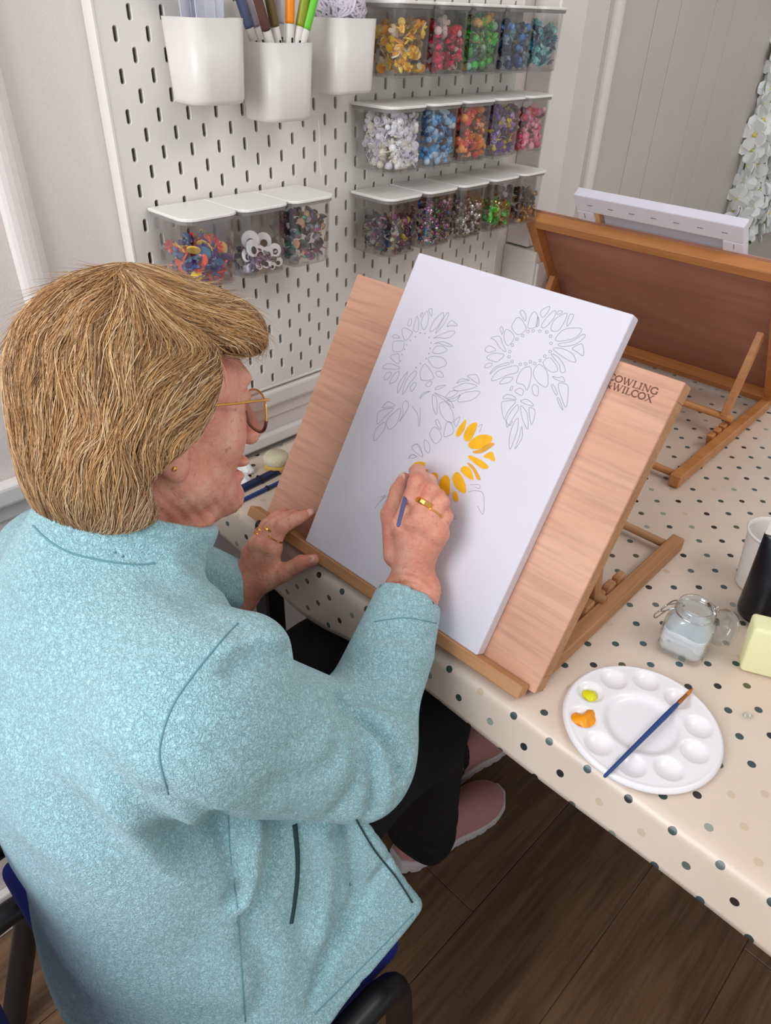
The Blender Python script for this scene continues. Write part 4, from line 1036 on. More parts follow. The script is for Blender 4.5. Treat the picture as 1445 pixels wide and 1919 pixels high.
for iy in range(16):
    for iz in range(31):
        y = -.205 + iy * .041 + (.02 if iz % 2 else 0) + rs.uniform(-.008, .008); z = -.60 + iz * .041 + rs.uniform(-.008, .008)
        if y > .34 and iz > 24: continue
        if n_f >= 295: break
        if z > .50 or z < -.42: continue
        n_f += 1
        r = rs.uniform(.034, .044)
        e = obj('flower', shared('hydrangea', pet, 'flower_white'), parent=fp, loc=(.022 + rs.uniform(0, .016), y, z), rot=(rs.uniform(0, 6), math.radians(90) + rs.uniform(-.5, .5), rs.uniform(-.9, .3)))
        e.scale = (r, r, r)
        obj('flower_eye', shared('hydrangea_eye', cen, 'flower_centre'), parent=e)
leaf = ([(0, 0, 0), (.35, .22, .05), (.7, .18, .08), (1, 0, .05), (.7, -.18, .08), (.35, -.22, .05), (0, 0, -.03), (.35, .22, .02), (.7, .18, .05), (1, 0, .02), (.7, -.18, .05), (.35, -.22, .02)], [(0, 1, 2, 3, 4, 5), (11, 10, 9, 8, 7, 6)] + [(i, 6 + i, 6 + (i + 1) % 6, (i + 1) % 6) for i in range(6)])
for k in range(60):
    e = obj('leaf', shared('panel_leaf', leaf, 'leaf'), parent=fp, loc=(.016, rs.uniform(-.21, .4), rs.uniform(-.42, .5)), rot=(rs.uniform(0, 6), math.radians(70), rs.uniform(-.6, .6)))
    e.scale = (.03, .03, .03)
# ---------------------------------------------------------------- signed-distance modelling: smooth blends meshed with surface nets
def rcone(P, a, b, r1, r2):
    a = np.asarray(a, float); b = np.asarray(b, float); ab = b - a
    t = np.clip(((P - a) @ ab) / (ab @ ab), 0, 1)
    return np.linalg.norm(P - a - t[:, None] * ab, axis=1) - (r1 + t * (r2 - r1))
def ell(P, c, r, M3=None):
    Q = P - np.asarray(c, float)
    if M3 is not None: Q = Q @ np.asarray(M3).T          # rows of M3 = local axes
    r = np.asarray(r, float)
    k0 = np.linalg.norm(Q / r, axis=1); k1 = np.linalg.norm(Q / (r * r), axis=1) + 1e-9
    return k0 * (k0 - 1.0) / k1
def smin(a, b, k):
    h = np.clip(0.5 + 0.5 * (b - a) / k, 0, 1)
    return b * (1 - h) + a * h - k * h * (1 - h)
def smax(a, b, k): return -smin(-a, -b, k)
def polydist(P, pts):
    d = np.full(len(P), 9.0)
    for a, b in zip(pts[:-1], pts[1:]):
        ab = b - a; t = np.clip(((P - a) @ ab) / (ab @ ab + 1e-12), 0, 1)
        d = np.minimum(d, np.linalg.norm(P - a - t[:, None] * ab, axis=1))
    return d
def polydist_n(P, pts, nv):
    """distance to a polyline seen along nv, and the offset along nv at the nearest point."""
    al = P @ nv; Pf = P - al[:, None] * nv
    best = np.full(len(P), 9.0); off = np.zeros(len(P))
    for a, b in zip(pts[:-1], pts[1:]):
        a0, b0 = a @ nv, b @ nv; af = a - a0 * nv; ab = b - b0 * nv - af
        t = np.clip(((Pf - af) @ ab) / (ab @ ab + 1e-12), 0, 1)
        d = np.linalg.norm(Pf - af - t[:, None] * ab, axis=1)
        m = d < best; best[m] = d[m]; off[m] = (al - a0 - t * (b0 - a0))[m]
    return best, off
def march(fn, pix, start=0.25, end=1.6):
    D = np.array([ray(u, v) for u, v in pix]); nd = np.linalg.norm(D, axis=1); D = D / nd[:, None]
    t = np.full(len(D), start)
    for i in range(90):
        d = fn(CAM_C + D * t[:, None]); t = t + np.clip(d, -.01, .05) * 0.7
    return CAM_C + D * t[:, None]
def sdf_mesh(fn, lo, hi, h, slack=1.35):
    lo = np.asarray(lo, float); hi = np.asarray(hi, float)
    B = 10
    nb = np.ceil((hi - lo) / (h * B)).astype(int); n = nb * B + 1
    vol = np.ones(n, np.float32)
    I, J, K = np.meshgrid(*[np.arange(k) for k in nb], indexing='ij')
    blk = np.stack([I.ravel(), J.ravel(), K.ravel()], 1)
    cen = lo + (blk * B + B / 2) * h
    d = fn(cen)
    keep = np.abs(d) < (math.sqrt(3) / 2 * B * h) * slack + .006
    g = np.stack(np.meshgrid(*[np.arange(B + 1)] * 3, indexing='ij'), -1).reshape(-1, 3)
    for b in blk[(~keep) & (d < 0)]:
        s = b * B; vol[s[0]:s[0] + B + 1, s[1]:s[1] + B + 1, s[2]:s[2] + B + 1] = -1
    kb = blk[keep]
    for c0 in range(0, len(kb), 150):
        sub = kb[c0:c0 + 150]
        idx = (sub[:, None, :] * B + g[None]).reshape(-1, 3)
        vol[idx[:, 0], idx[:, 1], idx[:, 2]] = fn(lo + idx * h)
    ins = vol < 0
    corners = [(a, b, c) for a in (0, 1) for b in (0, 1) for c in (0, 1)]
    sl = lambda A, o: A[o[0]:A.shape[0] - 1 + o[0], o[1]:A.shape[1] - 1 + o[1], o[2]:A.shape[2] - 1 + o[2]]
    cnt = sum(sl(ins, o).astype(np.int8) for o in corners)
    act = (cnt > 0) & (cnt < 8)
    cells = np.argwhere(act); vid = np.full(act.shape, -1, np.int32); vid[act] = np.arange(len(cells))
    acc = np.zeros((len(cells), 3)); num = np.zeros(len(cells))
    val = {o: vol[cells[:, 0] + o[0], cells[:, 1] + o[1], cells[:, 2] + o[2]] for o in corners}
    for o in corners:
        for ax in range(3):
            if o[ax]: continue
            q = list(o); q[ax] = 1; q = tuple(q)
            a, b = val[o], val[q]; m = (a < 0) != (b < 0)
            t = np.where(m, a / np.where(m, a - b, 1), 0)
            p = np.zeros((len(cells), 3)); p += np.array(o); p[:, ax] += t
            acc += p * m[:, None]; num += m
    V = lo + (cells + acc / np.maximum(num, 1)[:, None]) * h
    F = []
    for ax in range(3):
        u, w = [(1, 2), (2, 0), (0, 1)][ax]
        s0 = [slice(None)] * 3; s1 = [slice(None)] * 3; s0[ax] = slice(0, -1); s1[ax] = slice(1, None)
        a, b = ins[tuple(s0)], ins[tuple(s1)]
        E = np.argwhere(a != b)
        E = E[(E[:, u] > 0) & (E[:, w] > 0) & (E[:, u] < act.shape[u]) & (E[:, w] < act.shape[w])]
        if not len(E): continue
        fl = ins[E[:, 0], E[:, 1], E[:, 2]]
        def cid(du, dw):
            q = E.copy(); q[:, u] -= du; q[:, w] -= dw; return vid[q[:, 0], q[:, 1], q[:, 2]]
        Q = np.stack([cid(1, 1), cid(0, 1), cid(0, 0), cid(1, 0)], 1)
        Q[~fl] = Q[~fl][:, ::-1]
        F.append(Q)
    F = np.concatenate(F)
    F = F[(F >= 0).all(1)]
    return V, F
def relax(V, F, it=2, lam=0.5):
    n = len(V)
    for _ in range(it):
        acc = np.zeros_like(V); num = np.zeros(n)
        for a, b in ((0, 1), (1, 2), (2, 3), (3, 0)):
            np.add.at(acc, F[:, a], V[F[:, b]]); np.add.at(acc, F[:, b], V[F[:, a]])
            num += np.bincount(F[:, a], minlength=n) + np.bincount(F[:, b], minlength=n)
        V = V + lam * (acc / np.maximum(num, 1)[:, None] - V)
    return V
def np_mesh(name, V, F):
    V = np.asarray(V, np.float32); F = np.asarray(F, np.int32)
    me = bpy.data.meshes.new(name)
    me.vertices.add(len(V)); me.vertices.foreach_set('co', V.ravel())
    k = F.shape[1]
    me.loops.add(len(F) * k); me.loops.foreach_set('vertex_index', F.ravel())
    me.polygons.add(len(F)); me.polygons.foreach_set('loop_start', np.arange(0, len(F) * k, k)); me.polygons.foreach_set('loop_total', np.full(len(F), k))
    me.polygons.foreach_set('use_smooth', np.ones(len(F), bool))
    me.update(calc_edges=True); me.validate()
    return me
def grad(fn, P, e=.001):
    g = np.stack([fn(P + np.eye(3)[k] * e) - fn(P - np.eye(3)[k] * e) for k in range(3)], 1)
    return g / (np.linalg.norm(g, axis=1)[:, None] + 1e-9)
# ---------------------------------------------------------------- the woman
def head_frame(y, p_, r_):
    Fv = np.array([math.sin(y) * math.cos(p_), math.cos(y) * math.cos(p_), math.sin(p_)])
    Rv = np.cross(Fv, [0, 0, 1]); Rv /= np.linalg.norm(Rv); Uv = np.cross(Rv, Fv)
    return np.stack([Rv * math.cos(r_) + Uv * math.sin(r_), Fv, -Rv * math.sin(r_) + Uv * math.cos(r_)])
HM = head_frame(0.0290, -0.2108, 0.1751)          # rows: her right, forward, up
HO = np.array([0.2921, -0.1734, 1.0548])
def hd(r, f, u): return HO + np.array([r, f, u]) @ HM
def to_head(P): return (P - HO) @ HM.T
W_R = on_board(768, 1118, .055)                    # right wrist over the canvas
E_R = at_depth(664, 1408, .735)                    # right elbow
S_R = np.array([.488, -.285, .868])                # right shoulder
S_L = np.array([.172, -.250, .818]); E_L = np.array([.105, -.125, .725]); W_L = on_board(446, 1102, .045)
NB = np.array([.318, -.262, .925])
HIP_R = np.array([.470, -.315, .535]); HIP_L = np.array([.300, -.305, .535])
KN_R = np.array([.455, .055, .545]); KN_L = np.array([.300, .050, .550])
AN_R = np.array([.418, .150, .095]); AN_L = np.array([.335, .300, .095])

# ---- head and neck (head coordinates: right, forward, up)
def f_head(P):
    Q = to_head(P); X = np.abs(Q[:, 0]); Qs = np.stack([X, Q[:, 1], Q[:, 2]], 1)
    d = ell(Q, (0, -.012, .020), (.0735, .095, .082))
    d = smin(d, ell(Q, (0, .028, -.030), (.056, .061, .092)), .03)
    d = smin(d, ell(Qs, (.033, .046, -.036), (.026, .026, .030)), .02)          # cheeks
    d = smin(d, rcone(Qs, (.052, .006, -.074), (.010, .072, -.108), .018, .017), .022)   # jaw
    d = smin(d, ell(Q, (0, .078, -.112), (.018, .014, .014)), .014)             # chin
    d = smin(d, ell(Qs, (.022, .076, .019), (.024, .010, .008)), .014)          # brow
    d = smin(d, rcone(Q, (0, .086, .002), (0, .1125, -.045), .0075, .0105), .009)  # nose
    d = smin(d, ell(Qs, (.011, .102, -.049), (.0080, .010, .0075)), .005)
    d = smin(d, ell(Q, (0, .090, -.073), (.022, .0105, .0068)), .006)           # lips
    d = smin(d, ell(Q, (0, .085, -.0885), (.020, .0105, .0068)), .006)
    d = smax(d, -ell(Qs, (.0, .100, -.0808), (.018, .014, .0034)), .003)        # open mouth line
    d = smax(d, -ell(Qs, (.033, .092, .000), (.018, .016, .011)), .010)         # eye socket
    d = smin(d, ell(Qs, (.032, .0735, .000), (.0125, .0125, .0115)), .003)
    # right and left ears
    ear = ell(Qs, (.0720, -.022, -.022), (.009, .017, .033)); ear = smax(ear, -ell(Qs, (.081, -.018, -.018), (.006, .010, .018)), .005)
    d = smin(d, ear, .006)
    d = smin(d, ell(Qs, (.0725, -.016, -.050), (.0060, .0095, .0105)), .005)    # lobe
    # neck and loose skin under the chin
    nk = rcone(P, hd(0, -.022, -.060), NB + np.array([0, 0, -.03]), .054, .062)
    d = smin(d, nk, .03)
    d = smin(d, rcone(P, hd(.004, .042, -.106), NB + np.array([.012, .040, -.005]), .022, .030), .030)
    for s, w in ((-.012, .9), (.010, 1.0), (.030, .8)):                         # neck cords
        d = smin(d, rcone(P, hd(s + .012, .046 - abs(s) * .6, -.114), NB + np.array([.02 + s * 1.1, .050 - abs(s), .0]), .006, .007), .014)
    # wrinkles running down the cheek and jaw
    a = Q[:, 1] * 1.0 + .35 * Q[:, 2]
    m = np.exp(-((Q[:, 2] + .098) / .035) ** 2) * (X > .015)
    d = d + .0005 * m * np.sin(a * 330 + 5 * np.sin(Q[:, 2] * 70 + 30 * Q[:, 1]))
    return d
# ---- body under the clothes
def f_body(P):
    d = rcone(P, (.385, -.32, .52), (.36, -.32, .70), .100, .095)
    d = smin(d, rcone(P, (.35, -.315, .72), (.325, -.285, .85), .095, .065), .06)
    d = smin(d, rcone(P, S_L, S_R - (.02, 0, .02), .042, .042), .05)
    d = smin(d, rcone(P, S_R, E_R, .044, .036), .03); d = smin(d, rcone(P, E_R, W_R, .036, .026), .02)
    d = smin(d, rcone(P, S_L, E_L, .044, .036), .03); d = smin(d, rcone(P, E_L, W_L, .036, .026), .02)
    d = smin(d, rcone(P, HIP_R, KN_R, .070, .048), .04); d = smin(d, rcone(P, HIP_L, KN_L, .070, .048), .04)
    d = smin(d, rcone(P, KN_R, AN_R, .046, .032), .02); d = smin(d, rcone(P, KN_L, AN_L, .046, .032), .02)
    d = smin(d, rcone(P, NB + np.array([0, 0, .02]), (.325, -.285, .86), .05, .07), .04)
    return d
# ---- hands: joints taken from the photo, heights above the easel board as the grip implies
def ob(u, v, n): return on_board(u, v, n)
def finger(P, pts, rad, d, k=.004):
    for (a, b), (ra, rb) in zip(zip(pts[:-1], pts[1:]), zip(rad[:-1], rad[1:])):
        d = smin(d, rcone(P, a, b, ra, rb), k)
    return d
RH = {
    'index': [ob(752, 986, .078), ob(782, 905, .078), ob(783, 884, .050), ob(777, 882, .034)],
    'middle': [ob(778, 978, .080), ob(808, 922, .072), ob(804, 902, .044), ob(790, 898, .028)],
    'ring': [ob(800, 984, .074), ob(826, 942, .064), ob(822, 930, .040), ob(806, 922, .028)],
    'little': [ob(818, 1000, .066), ob(834, 968, .056), ob(832, 958, .038), ob(816, 950, .028)],
    'thumb': [ob(742, 1040, .060), ob(733, 965, .058), ob(748, 920, .050), ob(757, 897, .046)],
}
RAD = {'index': (.0105, .0098, .0088, .0070), 'middle': (.0108, .0098, .0086, .0070), 'ring': (.0102, .0092, .0082, .0066), 'little': (.0095, .0080, .0072, .0060), 'thumb': (.0150, .0115, .0105, .0075)}
def palm(P, wrist, elbow, H, nrm, d0=None):
    ax = (wrist - elbow) / np.linalg.norm(wrist - elbow)
    side = np.cross(nrm, ax); side /= np.linalg.norm(side)
    d = None
    for off, r in ((-.012, .0205), (.012, .0205)):
        q = rcone(P, wrist - ax * .075 + side * off, wrist + ax * .012 + side * off, r + .002, r)
        d = q if d is None else smin(d, q, .012)
    for nm, k in (('index', -.013), ('middle', -.003), ('ring', .007), ('little', .015)):
        m = H[nm][0]
        d = smin(d, rcone(P, wrist + side * k * 1.1 + ax * .01, m - nrm * .004, .0155, .0128), .012)
    d = smin(d, rcone(P, wrist + side * -.012, H['thumb'][1], .017, .0125), .014)
    return d
def f_rhand(P):
    d = palm(P, W_R, E_R, RH, EN)
    for k in RH: d = finger(P, RH[k], RAD[k], d, .0035)
    for nm in ('index', 'middle', 'ring', 'little'):                    # knuckles
        d = smin(d, ell(P, RH[nm][0] + EN * .003, (.0098, .0098, .0098)), .006)
        d = smin(d, ell(P, RH[nm][1] + EN * .001, (.0100, .0100, .0100) if nm in ('index', 'middle') else (.0092, .0092, .0092)), .003)
    # tendons and wrist creases
    w = P - W_R; ax = (W_R - E_R) / np.linalg.norm(W_R - E_R); s = w @ ax
    d = d + .0009 * np.exp(-((s - .004) / .012) ** 2) * np.sin(s * 900)
    return d
LH = {
    'index': [ob(507, 1026, .052), ob(528, 988, .048), ob(556, 972, .030), ob(580, 962, .013)],
    'middle': [ob(492, 1020, .055), ob(512, 986, .050), ob(532, 972, .032), ob(552, 962, .012)],
    'ring': [ob(480, 1022, .054), ob(500, 985, .046), ob(516, 970, .030), ob(532, 960, .012)],
    'little': [ob(470, 1036, .050), ob(486, 1000, .042), ob(502, 982, .028), ob(516, 972, .012)],
    'thumb': [ob(496, 1084, .040), ob(534, 1072, .034), ob(564, 1055, .030), ob(588, 1049, .026)],
}
def f_lhand(P):
    d = palm(P, W_L, E_L, LH, EN)
    for k in LH: d = finger(P, LH[k], RAD[k], d, .0035)
    d = smin(d, rcone(P, LH['thumb'][0], LH['index'][0], .013, .011), .012)
    for nm in ('index', 'middle', 'ring', 'little'):
        d = smin(d, ell(P, LH[nm][0] + EN * .003, (.0098,) * 3), .006)
    return d
def box_of(pts, m):
    A = np.array(pts); return A.min(0) - m, A.max(0) + m
woman = empty('person', (0.385, -0.32, 0.0), label='seated person with blonde hair and aqua fleece painting at the easel', cat='person')
woman.location = (0, 0, 0)
meshes = []
fh = lambda P: f_head(P)
lo, hi = HO - .15, HO + .15; lo[2] -= .06; hi[1] += .02
Vh, Fh = sdf_mesh(f_head, lo, hi, .0022); meshes.append((Vh, Fh))
allr = [p for k in RH for p in RH[k]] + [W_R, W_R + (E_R - W_R) * .25]
Vr, Fr = sdf_mesh(f_rhand, *box_of(allr, .03), .0014); meshes.append((Vr, Fr))
alll = [p for k in LH for p in LH[k]] + [W_L, W_L + (E_L - W_L) * .25]
Vl, Fl = sdf_mesh(f_lhand, *box_of(alll, .03), .0014); meshes.append((Vl, Fl))
Vb, Fb = sdf_mesh(f_body, (.0, -.5, .04), (.68, .42, 1.0), .010); meshes.append((Vb, Fb))
Vs = []; Fs = []; n = 0
for v, f in meshes:
    v = relax(v, f, 1, .4); Vs.append(v); Fs.append(f + n); n += len(v)
obj('body', np_mesh('body', np.concatenate(Vs), np.concatenate(Fs)), 'skin', woman)

# ---- fleece jacket
SP = np.array([  # z, centre x, centre y, half width, half depth
    [.425, .405, -.322, .195, .140], [.50, .398, -.318, .200, .125], [.60, .382, -.318, .180, .118], [.70, .362, -.318, .172, .118], [.78, .345, -.312, .176, .122],
    [.84, .332, -.300, .172, .112], [.89, .324, -.285, .130, .092], [.93, .320, -.268, .082, .074], [.97, .318, -.250, .066, .064]])
FLAP = [at_depth(650, 1500, .74), at_depth(778, 1695, .825), at_depth(690, 1815, .79), at_depth(590, 1925, .75), at_depth(425, 1810, .705), at_depth(430, 1560, .70)]
def f_torso(P):
    z = P[:, 2]; c = [np.interp(z, SP[:, 0], SP[:, k]) for k in range(1, 5)]
    x = P[:, 0] - c[0]; y = P[:, 1] - c[1]
    rho = (np.abs(x / c[2]) ** 2.3 + np.abs(y / c[3]) ** 2.3) ** (1 / 2.3)
    d = (rho - 1) * np.minimum(c[2], c[3]) * .95
    d = smax(d, .425 - z, .01); d = smax(d, z - .955, .02)
    return d
def tri(P, a, b, c):
    """distance to a triangle."""
    ba, cb, ac = b - a, c - b, a - c; n = np.cross(ba, ac)
    pa, pb, pc = P - a, P - b, P - c
    s = np.sign(pa @ np.cross(ba, n)) + np.sign(pb @ np.cross(cb, n)) + np.sign(pc @ np.cross(ac, n))
    def e(u, p): return p - u * np.clip((p @ u) / (u @ u), 0, 1)[:, None]
    d1 = np.minimum(np.minimum((e(ba, pa) ** 2).sum(1), (e(cb, pb) ** 2).sum(1)), (e(ac, pc) ** 2).sum(1))
    return np.sqrt(np.where(s < 2, d1, (pa @ n) ** 2 / (n @ n)))
def f_jacket0(P):
    d = f_torso(P)
    sh = rcone(P, S_R + (-.05, 0, .0), S_R, .072, .078)
    d = smin(d, sh, .05); d = smin(d, rcone(P, S_L + (.05, 0, 0), S_L, .070, .072), .05)
    d = smin(d, rcone(P, NB + (.02, -.02, -.035), S_R + (-.02, 0, .012), .060, .062), .05)
    d = smin(d, rcone(P, NB + (-.02, -.02, -.045), S_L + (.02, 0, .0), .056, .058), .05)
    fl = tri(P, FLAP[5], FLAP[0], FLAP[1]); fl = np.minimum(fl, tri(P, FLAP[5], FLAP[1], FLAP[2])); fl = np.minimum(fl, tri(P, FLAP[5], FLAP[2], FLAP[4])); fl = np.minimum(fl, tri(P, FLAP[4], FLAP[2], FLAP[3]))
    d = smin(d, fl - .007, .050)
    arm = rcone(P, S_R, E_R, .080, .062)
    arm = smin(arm, rcone(P, at_depth(425, 1240, .60), at_depth(462, 1236, .605), .043, .040), .022)
    axf = W_R - E_R
    fo = rcone(P, E_R, E_R + axf * .90, .056, .040)
    arm = smin(arm, fo, .030)
    arm = smin(arm, rcone(P, E_R + axf * .80, E_R + axf * .97, .0395, .0395), .004)
    ka = np.interp(np.linalg.norm(P - S_R, axis=1), [.06, .13], [.035, .0025])
    d = smin(d, arm, ka)
    axl = W_L - E_L
    arm2 = smin(rcone(P, S_L, E_L, .072, .060), rcone(P, E_L, E_L + axl * .88, .055, .040), .02)
    d = smin(d, arm2, .03)
    # stand-up collar
    ca = NB + np.array([.002, -.012, -.035]); cb = hd(.002, -.022, -.098)
    ax = cb - ca; L_ = np.linalg.norm(ax); ax = ax / L_; s = (P - ca) @ ax
    rr = np.linalg.norm(P - ca - s[:, None] * ax, axis=1)
    R_ = np.interp(s, [0, .03, L_], [.088, .079, .074])
    col = smax(np.abs(rr - R_) - .0055, np.abs(s - L_ * .5) - L_ * .52, .006)
    d = smin(d, col, .012)
    # open the neck and the cuff
    d = smax(d, -smax(rr - (R_ - .006), -(s - .052), .01), .006)
    cu = E_R + axf * .985; axn = axf / np.linalg.norm(axf); sc = (P - cu) @ axn
    d = smax(d, -smax(rcone(P, cu - axn * .03, cu + axn * .03, .0335, .0335), -(sc + .02), .003), .003)
    d = smax(d, smax(sc, rcone(P, cu - axn * .2, cu + axn * .1, .09, .09), .004) * 0 + np.where(rcone(P, cu - axn * .02, cu + axn * .12, .06, .06) < 0, sc, -9), .003)
    return d
FOLDS = [  # pixel path, width (m), depth (m; negative sinks)
    ([(650, 1302), (700, 1308), (745, 1318), (790, 1325)], .010, -.007), ([(668, 1322), (712, 1368), (742, 1420), (752, 1450)], .009, -.009), ([(662, 1330), (696, 1395), (708, 1465), (702, 1520)], .009, -.010),
    ([(690, 1345), (735, 1385), (765, 1410)], .008, -.006), ([(655, 1320), (675, 1400), (672, 1470), (640, 1515)], .013, -.007), ([(680, 1355), (718, 1425), (726, 1500)], .008, .004), ([(640, 1330), (640, 1400), (600, 1450), (520, 1470)], .016, -.005),
    ([(436, 1250), (480, 1228), (545, 1226)], .009, -.009), ([(430, 1215), (480, 1200), (530, 1200)], .012, .005), ([(420, 1395), (520, 1410), (590, 1370), (625, 1300)], .016, -.004), ([(340, 1500), (430, 1515), (520, 1518)], .010, .004),
    ([(705, 1200), (760, 1195), (815, 1205)], .006, -.005), ([(700, 1215), (770, 1225), (818, 1240)], .009, .004), ([(660, 1290), (720, 1270), (790, 1275)], .014, -.003),
    ([(120, 1430), (230, 1540), (320, 1625), (400, 1650), (440, 1640)], .016, .008), ([(190, 1440), (280, 1530), (360, 1585), (420, 1570)], .018, -.010), ([(320, 1500), (380, 1530), (420, 1560)], .014, -.006), ([(60, 1560), (160, 1680), (280, 1750)], .03, .004),
    ([(425, 1535), (432, 1600), (440, 1680)], .010, -.008), ([(478, 1540), (470, 1620), (455, 1690)], .012, .007), ([(520, 1545), (505, 1640), (470, 1720)], .012, -.006), ([(470, 1760), (500, 1830), (480, 1910)], .016, -.006), ([(655, 1545), (662, 1620), (670, 1680), (640, 1740), (600, 1830)], .009, -.007),
    ([(600, 1560), (615, 1650), (600, 1750)], .014, .006), ([(560, 1700), (570, 1790), (610, 1790), (650, 1730)], .012, -.002), ([(740, 1600), (690, 1680), (630, 1790), (585, 1880)], .008, -.005), ([(300, 1090), (380, 1140), (440, 1190)], .02, -.004), ([(330, 1060), (400, 1110), (450, 1140)], .012, .006)]
fold3 = []
for kf, (pts, w, a) in enumerate(FOLDS):
    P3 = march(f_jacket0, [tuple(q) for q in spline(pts, 3)])
    dep = (P3 - CAM_C) @ CAM_R[2]
    ok = (dep > .3) & (dep < 1.05)
    if ok.sum() > 1:
        nv = grad(f_jacket0, P3[ok]).mean(0); nv /= np.linalg.norm(nv)
        fold3.append((P3[ok], w * .85, a * (1.15 if kf < 9 else 1.35 if 14 <= kf <= 16 else 1.4 if 18 <= kf <= 25 else .9), nv))
def f_jacket(P):
    Q = P.copy()
    for pts, w, a, nv in fold3:
        lo_, hi_ = pts.min(0) - 2.4 * w - .025, pts.max(0) + 2.4 * w + .025
        m = np.all((P > lo_) & (P < hi_), axis=1)
        if m.any():
            q, off = polydist_n(P[m], pts, nv); Q[m] -= (a * np.exp(-(q / w) ** 2 - (off / .035) ** 4))[:, None] * nv
    d = f_jacket0(Q)
    d = d - .0030 * np.sin(P[:, 0] * 31 + 2 * np.sin(P[:, 2] * 17)) * np.sin(P[:, 2] * 23 + P[:, 1] * 29)
    return d
Vj, Fj = sdf_mesh(f_jacket, (.02, -.50, .41), (.72, .06, 1.03), .0042)
Vj = relax(Vj, Fj, 1, .5)
jacket = obj('fleece_jacket', np_mesh('fleece_jacket', Vj, Fj), 'fleece', woman)
jacket['label'] = 'aqua fleece jacket with stand-up collar'
def seam(pix, r, name='seam', mat='fleece_seam', lift=.0):
    P3 = march(f_jacket, [tuple(q) for q in spline(pix, 6)])
    dep = (P3 - CAM_C) @ CAM_R[2]; P3 = P3[(dep > .3) & (dep < 1.05)]
    if len(P3) < 3: return
    P3 = P3 + grad(f_jacket, P3) * lift
    return obj(name, tube(P3, r, 6), mat, jacket, True)
seam([(446, 1168), (420, 1195), (370, 1255), (325, 1320), (302, 1385), (300, 1430), (316, 1488)], .0008)
seam([(428, 1520), (432, 1600), (445, 1700), (452, 1810), (460, 1915)], .0008)
seam([(62, 985), (90, 1012), (130, 1035), (190, 1050), (250, 1058), (290, 1056)], .0010)
seam([(702, 1165), (760, 1158), (818, 1168)], .0007)
seam([(668, 1535), (700, 1590), (740, 1640), (772, 1690)], .0010, 'zip_edge', 'fleece_dark', .001)
seam([(775, 1712), (700, 1790), (640, 1850), (590, 1900)], .0009)
seam([(552, 1545), (557, 1600), (556, 1650), (550, 1700), (545, 1730)], .0028, 'pocket_opening', 'fleece_dark')
# ---- trousers
def f_trousers(P):
    d = rcone(P, (.385, -.305, .52), (.385, -.30, .60), .100, .095)
    d = smin(d, rcone(P, HIP_R, KN_R, .090, .074), .04); d = smin(d, rcone(P, HIP_L, KN_L, .090, .074), .04)
    lr = rcone(P, KN_R, AN_R + (0, 0, .015), .073, .060); d = smin(d, lr, .02)
    ll = rcone(P, KN_L, AN_L + (0, 0, .015), .073, .060); d = smin(d, ll, .02)
    d = smax(d, .092 - P[:, 2] - .10 * (P[:, 1] - .18) * 0, .004)
    d = d - .004 * np.sin(P[:, 2] * 70 + P[:, 0] * 40) * np.exp(-((P[:, 2] - .16) / .08) ** 2) - .003 * np.sin(P[:, 1] * 40 + P[:, 0] * 60)
    d = np.maximum(d, -(np.minimum(rcone(P, AN_R - (0, 0, .05), AN_R + (0, 0, .03), .048, .048), rcone(P, AN_L - (0, 0, .05), AN_L + (0, 0, .03), .048, .048))))
    return d
Vt, Ft = sdf_mesh(f_trousers, (.18, -.47, .07), (.58, .40, .72), .0075)
obj('trousers', np_mesh('trousers', relax(Vt, Ft, 1), Ft), 'trouser_black', woman)['label'] = 'black trousers'
# ---- shoes
def shoe_parts():
    w = lambda y: np.interp(y, [0, .03, .08, .13, .18, .22, .25, .268], [.020, .033, .035, .036, .043, .042, .032, .012])
    def f_up(P):
        d = ell(P, (0, .200, .034), (.044, .064, .040))
        d = smin(d, ell(P, (0, .120, .050), (.037, .085, .046)), .03)
        d = smin(d, ell(P, (0, .042, .058), (.033, .042, .060)), .03)
        d = smax(d, .024 - P[:, 2], .004)
        d = smax(d, -ell(P, (0, .048, .125), (.024, .034, .060)), .006)
        return d
    def f_sole(P):
        x, y, z = P.T
        d = np.maximum(np.abs(x) - w(np.clip(y, 0, .268)) - .003 + .004 * ((z - .02) / .02) ** 2, np.maximum(-y - .002, y - .270))
        top = .030 + .014 * np.clip((.06 - y) / .06, 0, 1) + .010 * np.clip((y - .20) / .07, 0, 1) ** 2
        bot = .014 * np.clip((y - .20) / .07, 0, 1) ** 2 + .006 * np.clip((.02 - y) / .02, 0, 1)
        d = smax(d, np.maximum(z - top, bot - z), .004)
        d = smax(d, -(np.maximum(np.abs(((y * 38) % 1) - .5) / 38 - .0022, z - bot - .010)), .002)
        d = smax(d, -(np.maximum(np.abs(((y * 38 + .5) % 1) - .5) / 38 - .0012, np.maximum(np.abs(x) * -1 + w(np.clip(y, 0, .268)) - .0005, np.abs(z - bot - .016) - .005))), .001)
        return d
    out = []
    for fn, lo, hi, h in ((f_up, (-.06, -.02, .0), (.06, .29, .14), .004), (f_sole, (-.06, -.02, -.01), (.06, .29, .07), .0028)):
        V, F = sdf_mesh(fn, lo, hi, h); out.append(np_mesh('shoe_part', relax(V, F, 1), F))
    return out
up_me, sole_me = shoe_parts()
up_me.materials.append(MATS['shoe_pink']); sole_me.materials.append(MATS['shoe_sole'])
lace = join(*[tube(spline([(-.020, .125 + k * .018, .083 - k * .008), (0, .128 + k * .018, .0925 - k * .0085), (.020, .125 + k * .018, .083 - k * .008)], 4), .0022, 6) for k in range(4)])
